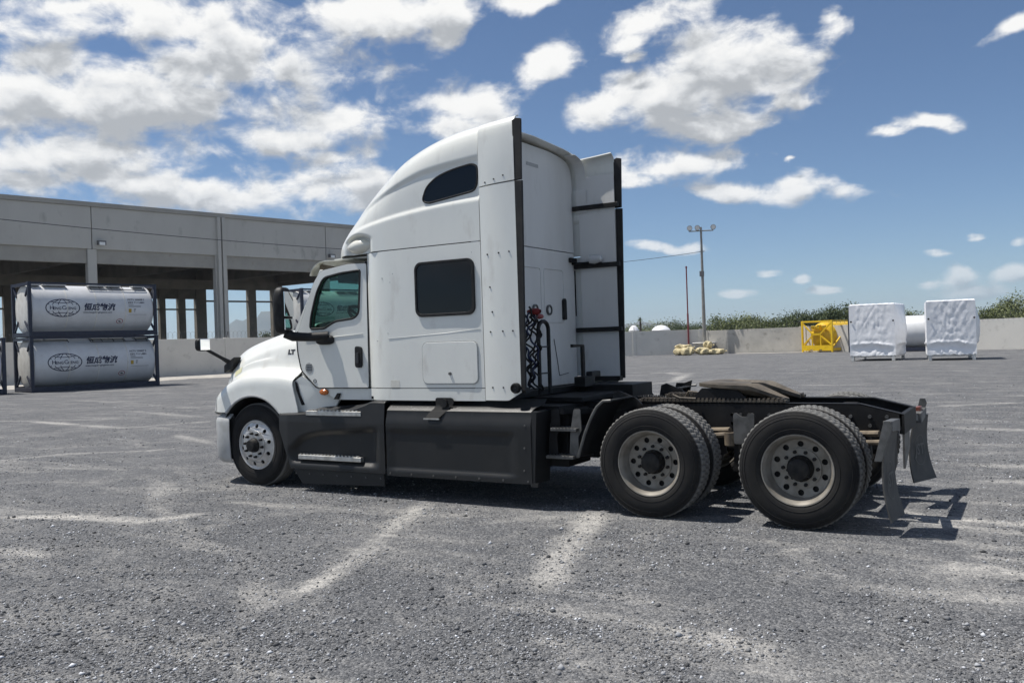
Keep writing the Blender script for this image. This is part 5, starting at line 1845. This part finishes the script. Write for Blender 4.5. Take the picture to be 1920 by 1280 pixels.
# the near door
door = MB().prism(door_o, [win_o], XZ, DY - .02, DY + .02).build('door', WHITE, T, bevel=.008)
MB().tube([(x, DY - .018, z) for x, z in win_o], .014, 6, closed=True).build('window_seal', BLACK, door)
MB().tube([(x, DY - .010, z) for x, z in door_o], .0085, 6, closed=True).build('door_seal', GAP, door)
MB().tube([(x - .006, DY - .012, z) for x, z in door_o if x < -4.10 and z < 1.9], .013, 6).build('door_seal', GAP, door)
MB().prism(win_o, [], XZ, DY - .002, DY + .002).build('window_glass', CABGLASS, door)
# crease along the door
MB().prism([(-4.30, 1.738), (-3.9, 1.768), (-3.42, 1.790), (-3.9, 1.758), (-4.30, 1.728)], [], XZ, DY - .0265, DY - .018).build('door_crease', WHITE, door, bevel=.004)
# handle
hd = MB().prism(round_poly([(-3.535, 1.41), (-3.44, 1.41), (-3.435, 1.64), (-3.53, 1.655)], .035, 4), [], XZ, DY - .045, DY - .019).build('handle', BLACK, door, bevel=.008)
MB().prism(rrect(-3.505, -3.468, 1.46, 1.58, .015), [], XZ, DY - .062, DY - .044).build('grip', BADGE, hd, bevel=.005)
# emblem disc and small dark keyhole mark
sd = MB().prism(circle(-4.255, 1.365 + .05, .062, 24), [], XZ, DY - .0235, DY - .019).build('emblem', STICK, door)
mb = MB()
for k in range(4): mb.prism(rrect(-4.30, -4.21, 1.385 + k * .02, 1.393 + k * .02, .002), [], XZ, DY - .0255, DY - .023)
mb.build('emblem_line', BADGE, sd)
MB().lathe([(.024, 0), (.024, .006), (.010, .006)], (-4.17, DY - .026, 1.262), 'y', 18).build('key_mark', BADGE, door)
# visor over the windscreen
V = []
for x, z in ((-4.40, 2.520), (-4.37, 2.585), (-4.32, 2.635), (-4.25, 2.668), (-4.16, 2.680)):
    V.append([(x + .10 * (y / 1.0) ** 2, y, z - .02 * (y / 1.0) ** 2) for y in [k / 8 for k in range(-8, 9)]])
vis = MB().grid(V).build('sun_visor', VISOR, T, solid=.012)
V = [[(-4.16 + .1 * y * y, y, 2.68 - .02 * y * y), (-3.9, y, 2.652), (-3.62, y, 2.655)] for y in [k / 8 for k in range(-8, 9)]]
MB().grid(V).build('visor_deck', VISOR, vis, solid=.012)
for s in (-1, 1):
    MB().beam((-4.22, s * .9, 2.60), (-4.02, s * .9, 2.56), .03, .08).build('visor_bracket', RUST, vis)
# side panel between fender and door with its vent, marker lamp
def cowl_y(a, b, d): return (a, -1.160 + max(0, a + 4.43) * .30 + max(0, b - 1.21) * .2 + d, b)


sp_ = MB().prism(round_poly([(-4.365, 1.325), (-4.50, 1.24), (-4.42, .885), (-3.99, .885), (-3.90, 1.035), (-4.135, 1.175)], .008, 2), [], cowl_y, 0, .03).build('cowl_side', WHITE, T)
MB().prism(round_poly([(-4.445, 1.262), (-4.415, 1.25), (-4.372, 1.10), (-4.318, .985), (-4.36, .98), (-4.42, 1.16)], .008, 2), [], cowl_y, -.004, -.001).build('vent', GAP, sp_)
ml = MB().lathe([(.0, -.035), (.030, -.032), (.046, -.018), (.050, 0)], (0, 0, 0), 'y', 20).build('marker_lamp', AMBER, T)
ml.location = (-4.05, -1.085, 1.132); ml.scale = (1.3, 1, .75)
MB().prism([(-3.90, 1.05), (-3.84, 1.12), (-3.80, 1.12), (-3.83, 1.05)], [], XZ, -1.10, -1.08).build('sill_notch', GAP, T)

# ------------------------------------------------------------------ sleeper lower box
SY = -1.205


def sleeper_side(z0, z1, s, x_end):
    pl_ = [(-3.345, -1.072), (-3.325, -1.10), (-3.29, -1.125), (-3.23, -1.155), (-3.16, -1.182), (-3.08, -1.198), (-2.95, -1.205), (-2.5, -1.2075), (-2.1, -1.2075), (x_end, -1.205)]
    P_ = []
    for k in range(9):
        z = z0 + (z1 - z0) * k / 8
        tuck = .0 if z > 1.3 else -.012 * (1.3 - z)
        P_.append([(x, s * (-y + tuck), z) for x, y in pl_])
    return MB().grid(P_)


for s in (-1, 1):
    sleeper_side(1.187, 2.672, s, -1.752).build('sleeper_side', WHITE, T, ang=40, solid=.012)
    sleeper_side(1.052, 1.179, s, -1.752).build('sleeper_sill', WHITE, T, ang=40, solid=.012)
# dark backing inside the panel gaps
for s in (-1, 1):
    for x0, x1, ya, yb, z0, z1 in ((-3.08, -1.9, 1.165, 1.150, 1.10, 2.72), (-3.40, -3.1, 1.055, 1.045, 1.10, 2.60)):
        y0, y1 = sorted((s * ya, s * yb))
        MB().box(x0, x1, y0, y1, z0, z1).build('inner_shell', GAP, T)
# sleeper floor and ceiling
MB().box(-3.3, -1.9, -1.14, 1.14, 1.06, 1.09).build('sleeper_floor', FRAME, T)

# windows on the side, hatch
for s in (-1, 1):
    wz = rrect(-2.585, -1.830, 1.935, 2.515, .085, 6)
    y0, y1 = sorted((s * 1.200, s * 1.232))
    w_ = MB().prism(wz, [rrect(-2.560, -1.862, 1.965, 2.487, .07, 6)], XZ, y0, y1).build('sleeper_window', BLACK, T, bevel=.006)
    y0, y1 = sorted((s * 1.200, s * 1.2225))
    MB().prism(rrect(-2.565, -1.857, 1.960, 2.492, .07, 6), [], XZ, y0, y1).build('pane', DARKGLASS, w_)
    if s < 0:
        hb = rrect(-2.525, -1.815, 1.222, 1.672, .07, 6)
        MB().prism(hb, [], XZ, -1.2165, -1.20).build('hatch_seal', STICK, T)
        h_ = MB().prism(rrect(-2.515, -1.825, 1.232, 1.662, .063, 6), [], XZ, -1.2235, -1.205).build('luggage_hatch', WHITE, T, bevel=.005)
        MB().cyl((-2.165, -1.2235, 1.335), (-2.165, -1.240, 1.335), .018, .014, 14).build('latch', GALV, h_)
    # faint ridge over the hatch
    y0, y1 = sorted((s * 1.205, s * 1.2155))
    MB().prism([(-2.98, 1.722), (-2.2, 1.762), (-1.78, 1.788), (-2.2, 1.750), (-2.7, 1.727)], [], XZ, y0, y1).build('side_ridge', WHITE, T, bevel=.004)
MB().prism(rrect(-2.96, -2.84, 1.19, 1.27, .005, 2), [], XZ, -1.2125, -1.206).build('old_sticker', STICK2, T)

# ------------------------------------------------------------------ roof fairing
XR = -1.752
RZ = [(-3.98, 2.70), (-3.93, 2.80), (-3.86, 2.90), (-3.75, 3.02), (-3.60, 3.15), (-3.40, 3.31), (-3.20, 3.45), (-3.0, 3.57), (-2.80, 3.68), (-2.55, 3.765), (-2.30, 3.825), (-2.05, 3.865), (-1.752, 3.89)]
RW = [(-3.98, .55), (-3.95, .72), (-3.90, .86), (-3.80, .995), (-3.65, 1.095), (-3.5, 1.15), (-3.3, 1.185), (-3.1, 1.20), (-2.9, 1.207), (-1.752, 1.207)]
EX = [(-3.98, 2.6), (-3.6, 3.1), (-3.2, 4.4), (-2.8, 6.5), (-2.2, 10), (-1.752, 12)]


def roof_pt(x, th, z0=2.682):
    zt, w_, n = cr(RZ, x), cr(RW, x), cr(EX, x)
    c, s_ = max(0, math.cos(th)), max(0, math.sin(th))
    y = w_ * c ** (2 / n); z = z0 + (zt - z0) * s_ ** (2 / n)
    z += .07 * (1 - (y / w_) ** 2) * min(1, (zt - z0) / 1.0)
    # shallow band between the two creases: the window sits in it
    if x > -3.75 and c > .2:
        zl = 2.93 + (x + 3.4) * .19 - (x + 3.4) ** 2 * .055
        zh = cr([(-3.6, 3.08), (-3.16, 3.27), (-2.55, 3.475), (-2.2, 3.525), (-1.75, 3.56)], x)
        def sst(a, b, v):
            t = min(1, max(0, (v - a) / (b - a))); return t * t * (3 - 2 * t)
        band = sst(zl - .01, zl + .05, z) * (1 - sst(zh - .07, zh + .0, z))
        y -= .022 * band * sst(-3.7, -3.3, x)
        q = sst(-3.66, -3.56, x) * (1 - sst(-3.29, -3.17, x)) * (1 - sst(2.80 + .06 * math.sin((x + 3.66) / .48 * 3.14), 2.845 + .06 * math.sin((x + 3.66) / .48 * 3.14), z))
        y -= .085 * q
    return y, z


xs = [-3.98, -3.97, -3.955, -3.935, -3.91, -3.88, -3.84, -3.80, -3.75] + [-3.70 + k * .025 for k in range(26)] + [-3.05 + k * .05 for k in range(26)] + [XR]
P = []
for x in xs:
    zt, n = cr(RZ, x), cr(EX, x)
    half = []
    # uniform in height up to 85 %, then uniform in angle over the shoulder
    ths = []
    for k in range(70):
        h = .86 * k / 69
        ths.append(math.asin(min(1, h ** (n / 2))))
    t0 = ths[-1]
    for k in range(1, 25): ths.append(t0 + (math.pi / 2 - t0) * (k / 24) ** .8)
    for th in ths:
        y, z = roof_pt(x, th)
        half.append((x, -y, z))
    P.append(half + [(a, -b, c) for a, b, c in reversed(half[:-1])])
roof = MB().grid(P).build('roof_fairing', WHITE, T, ang=60, solid=.010)
# front of the roof fairing, closed
front = MB().add(P[0], [tuple(range(len(P[0])))]).build('fairing_nose', WHITE, roof)
MB().box(-3.95, -3.1, -.95, .95, 2.655, 2.675).build('fairing_base', WHITE, roof)
# side windows of the roof
uw = round_poly([(-2.475, 3.165), (-2.415, 3.30), (-2.28, 3.395), (-2.07, 3.448), (-1.835, 3.475), (-1.768, 3.44), (-1.775, 3.26), (-1.815, 3.195), (-2.40, 3.128)], [.05, .05, .1, .1, .05, .05, .06, .05, .05], 4)


def on_roof(x, z, off):
    lo, hi = 0.0, math.pi / 2
    for _ in range(26):
        mid = (lo + hi) / 2
        if roof_pt(x, mid)[1] < z: lo = mid
        else: hi = mid
    return -(roof_pt(x, lo)[0] + off)


for s in (-1, 1):
    w_ = MB().prism(uw, [], lambda a, b, d: (a, -s * on_roof(a, b, d), b), .006, .010).build('roof_window', DARKGLASS, T, ang=60)
    MB().tube([(a, -s * on_roof(a, b, .008), b) for a, b in uw], .010, 6, closed=True).build('window_seal', BLACK, w_)
# pod lamps under the lower front corners of the roof fairing
for s in (-1, 1):
    cx, cy, cz = -3.42, s * 1.075, 2.765
    P_ = []
    for i in range(13):
        u = i / 12
        rr = math.sin(math.pi * (.06 + .88 * u)) ** .7
        x = cx - .19 + .36 * u
        P_.append([(x, cy + s * .105 * rr * math.cos(a), cz - .005 + .085 * rr * math.sin(a) + .02 * u) for a in [2 * math.pi * k / 20 for k in range(20)]])
    mb = MB().grid(P_, close_v=True)
    mb.f += [tuple(range(20)), tuple(range(12 * 20, 13 * 20))]
    mb.build('corner_pod', POD, roof, ang=60)

# ------------------------------------------------------------------ side extenders behind the sleeper
def ext_y(x):
    return cr([(-1.745, 1.205), (-1.62, 1.222), (-1.48, 1.228), (-1.32, 1.222), (-1.25, 1.218)], x)


TRIM_X = -1.315
for s in (-1, 1):
    # lower part, and an upper part that carries the roof section on to the rear
    for nm in ('side_extender', 'roof_extender'):
        P_ = []
        if nm == 'side_extender':
            z0, z1, nz = 1.06, 3.212, 14
            for k in range(nz + 1):
                row = []
                for i in range(13):
                    x = -1.742 + (TRIM_X + 1.742) * i / 12
                    zz = z0 + (z1 - z0) * k / nz
                    if k == 0: zz = z0 + max(0, x + 1.46) * .55
                    if k == nz: zz = z1 + (x + 1.742) * .045
                    row.append((x, s * ext_y(x), zz))
                P_.append(row)
        else:
            sec = [(1.207, 3.224), (1.207, 3.40), (1.207, 3.58), (1.206, 3.70), (1.201, 3.76), (1.190, 3.80), (1.172, 3.830), (1.145, 3.852), (1.10, 3.868)]
            for y, z in sec:
                row = []
                for i in range(13):
                    x = -1.742 + (TRIM_X + 1.742) * i / 12
                    row.append((x, s * (y + (ext_y(x) - 1.205) * (1 if z < 3.6 else .5)), z + (x + 1.742) * (.045 + .03 * (z - 3.22) / .6)))
                P_.append(row)
        e_ = MB().grid(P_).build(nm, WHITE, T, ang=50, solid=.014)
        if nm == 'roof_extender':
            MB().prism([(TRIM_X - .01, 3.235), (TRIM_X + .075, 3.24), (TRIM_X + .09, 3.835), (TRIM_X + .03, 3.85), (TRIM_X - .01, 3.83)], [], XZ, min(s * 1.20, s * 1.226), max(s * 1.20, s * 1.226)).build('edge_trim', TRIM, e_, bevel=.005)
        else:
            MB().prism([(TRIM_X - .02, 1.155), (TRIM_X + .05, 1.155), (TRIM_X + .085, 3.228), (TRIM_X + .0, 3.232)], [], XZ, min(s * 1.20, s * 1.228), max(s * 1.20, s * 1.228)).build('edge_trim', TRIM, e_, bevel=.005)
            # inner lining visible on the far side, braces
            MB().box(-1.80, TRIM_X, min(s * 1.168, s * 1.178), max(s * 1.168, s * 1.178), 1.18, 3.66).build('inner_lining', WHITE_IN, e_)
            for z in (1.76, 2.55, 3.275):
                MB().box(-1.875, TRIM_X + (.06 if s > 0 else -.02), min(s * 1.125, s * 1.165), max(s * 1.125, s * 1.165), z - .028, z + .028).build('brace', BLACK, e_, bevel=.006)
            MB().box(-1.80, TRIM_X + .03, min(s * 1.10, s * 1.19), max(s * 1.10, s * 1.19), 1.13, 1.185).build('lower_brace', BLACK, e_)
            rv = MB()
            for x, z in ((-1.66, 3.255), (-1.55, 3.275), (-1.44, 3.30), (-1.66, 2.53), (-1.52, 2.535), (-1.40, 2.54), (-1.64, 2.20), (-1.65, 1.75), (-1.50, 1.752), (-1.385, 1.752), (-1.645, 1.19), (-1.515, 1.19), (-1.62, 1.95)):
                rv.cyl((x, s * ext_y(x), z), (x, s * (ext_y(x) + .014), z), .0095, .008, 8)
            rv.build('rivet', BLACK, e_)
            rv = MB()
            for x, z in ((-3.04, 2.38), (-2.89, 2.42), (-2.93, 2.33), (-1.86, 2.57), (-3.13, 1.70), (-2.98, 1.78)):
                rv.cyl((x, s * 1.205, z), (x, s * 1.212, z), .006, .006, 6)
            if s < 0: rv.build('paint_chip', STICK, T)
    MB().lathe([(.052, .03), (.052, -.03), (.046, -.045), (.036, -.047), (.032, -.03), (.001, -.028)], (-1.365, -1.232 if s < 0 else 1.232, 1.185), 'y', 22).build('extender_cap', BLACK, T) if s < 0 else None

# strip that closes the joint between roof and extenders from inside
for s in (-1, 1):
    sec = [(y - .03, z - .028) for y, z in [roof_pt(XR, math.pi / 2 * k / 300) for k in range(301)] if z > 3.2 and y > .9][::4]
    MB().grid([[(x, s * y, z) for y, z in sec] for x in (-1.83, -1.76, -1.69)]).build('joint_strip', WHITE_IN, T, solid=.006)

# ------------------------------------------------------------------ rear wall of the sleeper
BX = -1.885
rwp = [(max(.0, y - .035), z - .03) for y, z in [roof_pt(BX, math.pi / 2 * k / 120) for k in range(121)] if z > 2.76][::2]
rwp = [(1.165, 2.728)] + rwp
rwp = rwp + [(-y, z) for y, z in reversed(rwp) if y > .01]
MB().prism(rwp, [], lambda a, b, d: (d, a, b), BX - .03, BX).build('rear_wall_upper', WHITE_IN, T)
MB().box(BX - .03, BX, -1.16, 1.16, 1.10, 2.720).build('rear_wall_lower', WHITE_IN, T, bevel=.01)
# roof lip over the rear wall
for yy0, yy1, z0, z1, nm in ((.35, .85, 1.85, 2.50, 'a'), (-.35, .28, 1.7, 2.50, 'b')):
    MB().prism(rrect(yy0, yy1, z0, z1, .05), [rrect(yy0 + .012, yy1 - .012, z0 + .012, z1 - .012, .04)], lambda a, b, d: (d, a, b), BX - .002, BX + .006).build('panel_bead', WHITE_IN, T, bevel=.003)
for y in (.11, .445):
    r_ = MB().lathe([(.062, 0), (.062, .022), (.046, .026), (.043, .008), (.001, .008)], (BX, y, 2.005), 'x', 24).build('port_ring', GALV, T)
    MB().lathe([(.042, .010), (.001, .012)], (BX, y, 2.005), 'x', 20).build('port_cover', WHITE_IN, r_)
MB().prism(round_poly([(.79, 1.89), (.865, 1.89), (.865, 2.13), (.83, 2.155), (.79, 2.13)], .02), [], lambda a, b, d: (d, a, b), BX, BX + .03).build('access_handle', BLACK, T, bevel=.006)
MB().box(BX, BX + .045, 1.00, 1.28 - .12, 2.60, 2.66).build('work_lamp', FRAME, T, bevel=.01)
MB().lathe([(.001, -.09), (.05, -.07), (.06, 0), (.04, .08), (.001, .10)], (BX + .32, 1.10, 2.625), 'x', 14).build('lamp_lens', CLEAR, T)
MB().box(BX, BX + .4, 1.09, 1.12, 2.575, 2.60).build('lamp_arm', BLACK, T)
MB().prism(rrect(.02, .30, 3.66, 3.70, .004, 2), [], lambda a, b, d: (d, a, b), BX, BX + .003).build('rear_sticker', STICK, T)
# loop handle, hose bundle, and bracket on the catwalk
pts = [(-1.42, -.655, 1.08), (-1.42, -.655, 1.76)] + [(-1.42, -.545 - .11 * math.cos(R(a)), 1.76 + .09 * math.sin(R(a))) for a in range(20, 181, 20)] + [(-1.42, -.435, 1.08)]
MB().tube(pts, .022, 10).build('grab_loop', BLACK, T)
for z in (1.30, 1.58):
    MB().tube([(-1.42, -.65, z), (-1.42, -.44, z)], .008, 6).build('loop_tie', BLACK, T)
MB().tube([(-1.40, .07, 1.575), (-1.40, .33, 1.575), (-1.40, .335, 1.15)], .026, 4).build('hose_hanger', BLACK, T)
MB().box(-1.48, -1.34, .25, .52, 1.10, 1.22).build('valve_box', BLACK, T, bevel=.01)
MB().box(-1.44, -1.36, .48, .72, 1.20, 1.27).build('valve_block', BLACK, T, bevel=.01)
hrs = random.Random(3)
for k in range(7):
    col = (BLACK, BLUE, BLACK, BLUE, BLACK, BLACK, BLACK)[k]
    pts = []
    y0 = -.80 + .02 * k; amp = .012 + .006 * (k % 3)
    n = 46
    for i in range(n):
        u = i / (n - 1)
        z = 2.0 - .78 * u - (.02 * k)
        pts.append((-1.45 + .05 * math.sin(u * 9 + k) + amp * math.cos(i * .75 + k), y0 + .05 * math.sin(u * 6 + k * 1.3) + amp * math.sin(i * .75 + k), z))
    MB().tube(pts, .0105, 6).build('air_hose', col, T)
MB().lathe([(.02, -.07), (.034, -.02), (.036, .04), (.02, .08)], (-1.42, -.74, 1.95), 'x', 12).build('glad_hand', RED, T)
MB().lathe([(.02, -.05), (.03, -.0), (.022, .06)], (-1.40, -.66, 1.90), 'y', 12).build('glad_hand', RED, T)
MB().tube([(BX + .005, .55, 1.66), (BX + .006, .62, 1.4), (BX + .006, .66, 1.22), (BX + .006, .9, 1.24)], .004, 4).build('thin_wire', BLACK, T)

# ------------------------------------------------------------------ side skirts
def skirt_front():
    """front skirt with two steps and a sculpted recess"""
    P_ = []
    n, m_ = 60, 54
    for i in range(n + 1):
        x = -4.62 + (1.605) * i / n
        row = []
        ztop = cr([(-4.62, .868), (-4.30, .880), (-3.9, .905), (-3.5, .935), (-3.3, .985), (-3.2, 1.02), (-3.015, 1.02)], x)
        xf = max(0, (-4.44 - x) / .18)          # front edge follows the tyre
        zbot = .262 + max(0, (-4.42 - x)) * 2.2
        for j in range(m_ + 1):
            v = j / m_
            z = zbot + (ztop - zbot) * v
            y = 1.285
            # recess swoops down to the front
            zr = cr([(-4.62, .45), (-4.42, .52), (-4.25, .64), (-4.0, .705), (-3.6, .735), (-3.25, .76), (-3.015, .77)], x)
            t = min(1, max(0, (zr - z) / .07)); t = t * t * (3 - 2 * t)
            lo = min(1, max(0, (z - .300) / .08)); lo = lo * lo * (3 - 2 * lo)
            side = min(1, max(0, (-3.10 - x) / .10)) * min(1, max(0, (x + 4.47) / .12))
            y -= .062 * t * lo * side
            y -= .02 * max(0, (z - .80) / .2)
            y -= max(0, (-4.45 - x)) * .20
            row.append((x, -y, z))
        P_.append(row)
    return P_


P = skirt_front()
fs_ = MB().grid(P)
# top ledge running in towards the cab
led = []
for row in P:
    p = row[-1]
    led.append([p, (p[0], p[1] + .03, p[2] + .018), (p[0], -1.12, p[2] + .022), (p[0], -1.06, p[2] + .06)])
fs_.grid(led)
skf = fs_.build('front_skirt', GREYP, T, ang=40, solid=.010)
MB().prism([(-4.40, .255), (-3.06, .255), (-3.05, .122), (-4.27, .085)], [], XZ, -1.262, -1.240).build('lower_flap', GREYP, skf, bevel=.004)
for (x0, x1, z, yo, nm) in ((-4.30, -3.36, .425, -1.287, 'lower'), (-4.16, -3.34, .932, -1.288, 'upper')):
    st = MB().box(x0, x1, yo, yo + .10, z - .055, z - .002).build('step', ALU if nm == 'lower' else ALU, skf, bevel=.006)
    g = MB()
    nn_ = int((x1 - x0) / .055)
    for k in range(nn_):
        a = x0 + .02 + k * (x1 - x0 - .04) / nn_
        g.box(a, a + .026, yo + .006, yo + .085, z - .004, z + .010)
    g.build('tread_plate', ALU, st)
me_b = MB().cyl((0, 0, 0), (0, -.006, 0), .011, .010, 8).mesh('bolt')
for k in range(7):
    obj('bolt', me_b, GALV, skf, loc=(-4.36 + k * .21, -1.262, .205))
# rear skirt
P = []
n, m_ = 40, 46
for i in range(n + 1):
    x = -2.985 + 1.80 * i / n
    row = []
    for j in range(m_ + 1):
        v = j / m_
        zb = .248; zt = .945
        z = zb + (zt - zb) * v
        y = 1.290
        def sst(a, b, q):
            t = min(1, max(0, (q - a) / (b - a))); return t * t * (3 - 2 * t)
        inner = sst(.30, .34, z) * (1 - sst(.70, .76, z)) * sst(-2.97, -2.90, x) * (1 - sst(-1.44, -1.36, x))
        y -= .020 * inner
        y -= .03 * sst(.80, .945, z)
        row.append((x, -y, z))
    P.append(row)
rs_ = MB().grid(P)
led = []
for row in P:
    p = row[-1]
    k = 1 - min(1, max(0, (-1.32 - p[0]) / .12))
    led.append([p, (p[0] + .0, p[1] + .02, p[2] + .02), (p[0] + .02 * k, -1.20, p[2] + .045), (p[0] + .07 * k, -1.13, p[2] + .075), (p[0] + .08 * k, -1.09, p[2] + .12)])
rs_.grid(led)
skr = rs_.build('rear_skirt', GREYP, T, ang=40, solid=.010)
for x, z in [(-2.94 + k * .285, .275) for k in range(7)] + [(-1.27, .38), (-1.26, .60), (-1.25, .82)]:
    obj('bolt', me_b, GALV, skr, loc=(x, -1.295, z))
MB().prism([(-1.19, .25), (-1.16, .25), (-1.12, .95), (-1.175, .96)], [], XZ, -1.288, -.98).build('skirt_end', GREYP, skr)
MB().box(-1.20, -1.12, -1.30, -1.26, .225, .262).build('skirt_foot', GREYP, skr)
# dark opening of the filler on the ledge
MB().prism(round_poly([(-2.36, 1.085), (-2.14, 1.085), (-2.12, 1.03), (-2.20, .95), (-2.28, .875), (-2.45, .875), (-2.42, .93), (-2.35, .99)], .03, 3), [], lambda a, b, d: (a, d - max(0, (1.0 - b)) * .55, b), -1.235, -1.225).build('filler_recess', GAP, skr)
MB().box(-2.46, -2.26, -1.318, -1.306, .862, .876).build('filler_lip', ALU, skr)
MB().cyl((-2.24, -1.20, 1.03), (-2.24, -1.26, 1.03), .045, .045, 16).build('filler_cap', BLACK, skr)
# far side skirts as plain mirrored panels
MB().box(-4.5, -1.2, 1.255, 1.275, .26, .97).build('far_skirt', GREYP, T)

# ------------------------------------------------------------------ mirrors
def shell(cx, cy, cz, sx, sy, sz, rz=0, n=3.6, nu=18, nv=28, taper=0):
    P_ = []
    M = Matrix.Rotation(rz, 4, 'Z')
    for i in range(nu + 1):
        ph = -math.pi / 2 + math.pi * i / nu
        row = []
        for j in range(nv):
            th = 2 * math.pi * j / nv
            def sg(v, p): return math.copysign(abs(v) ** p, v)
            v = Vector((sx * sg(math.cos(ph), 2 / n) * sg(math.cos(th), 2 / n), sy * sg(math.cos(ph), 2 / n) * sg(math.sin(th), 2 / n), sz * sg(math.sin(ph), 2 / n)))
            v.x += taper * (v.z / sz)
            v = M @ v
            row.append((cx + v.x, cy + v.y, cz + v.z))
        P_.append(row)
    return MB().grid(P_, close_v=True)


for s in (-1, 1):
    mm = shell(-4.33, s * 1.42, 2.085, .075, .135, .27, rz=-s * .30).build('side_mirror', BLACK, T, ang=60)
    M = Matrix.Translation((-4.33, s * 1.42, 2.085)) @ Matrix.Rotation(-s * .30, 4, 'Z')
    MB().box(.066, .080, -.105, .105, -.07, .215, M).build('mirror_glass', MIRROR, mm, bevel=.006)
    MB().box(.066, .080, -.105, .105, -.225, -.095, M).build('lower_mirror_glass', MIRROR, mm, bevel=.006)
    # bracket sweeping back to the door
    MB().tube([(-4.34, s * 1.38, 1.83), (-4.27, s * 1.33, 1.785), (-4.13, s * 1.24, 1.775), (-4.0, s * 1.17, 1.775), (-3.93, s * 1.12, 1.775)], [.06, .055, .05, .055, .06], 12).build('mirror_arm', BLACK, mm)
    shell(-3.98, s * 1.12, 1.735, .13, .045, .055, n=3).build('mirror_foot', BLACK, mm, ang=60)
    # hood mirror on its stalk
    hm = shell(-5.90, s * 1.27, 1.735, .045, .105, .082, rz=-s * .22).build('hood_mirror', BLACK, T, ang=60)
    M = Matrix.Translation((-5.90, s * 1.27, 1.735)) @ Matrix.Rotation(-s * .22, 4, 'Z')
    MB().box(.040, .050, -.092, .092, -.070, .070, M).build('mirror_glass', MIRROR, hm, bevel=.005)
    MB().tube([(-5.90, s * 1.20, 1.67), (-5.83, s * 1.03, 1.56), (-5.78, s * .93, 1.49)], [.02, .022, .035], 10).build('stalk', BLACK, hm)
    MB().prism(round_poly([(-5.72, 1.54), (-5.66, 1.57), (-5.70, 1.44), (-5.86, 1.36), (-5.86, 1.46)], .02), [], lambda a, b, d: (a, s * d, b), .86, .97).build('stalk_foot', BLACK, hm, bevel=.01)

# ------------------------------------------------------------------ haze
HAZE_DENSITY = 0.00015
hz_m = bpy.data.materials.new('haze_air'); hz_m.use_nodes = True
hN, hL = hz_m.node_tree.nodes, hz_m.node_tree.links
hN.remove(hN['Principled BSDF'])
pv = hN.new('ShaderNodeVolumePrincipled')
pv.inputs['Color'].default_value = (.62, .79, 1.0, 1)
pv.inputs['Density'].default_value = HAZE_DENSITY
pv.inputs['Anisotropy'].default_value = 0.2
hL.new(pv.outputs[0], hN['Material Output'].inputs['Volume'])
hz_o = MB().box(-5200, 5200, -5200, 5200, -6, 150).build('haze', hz_m, None, smooth=False)
tag(hz_o, 'thin bluish air over the whole yard', 'haze', kind='stuff')
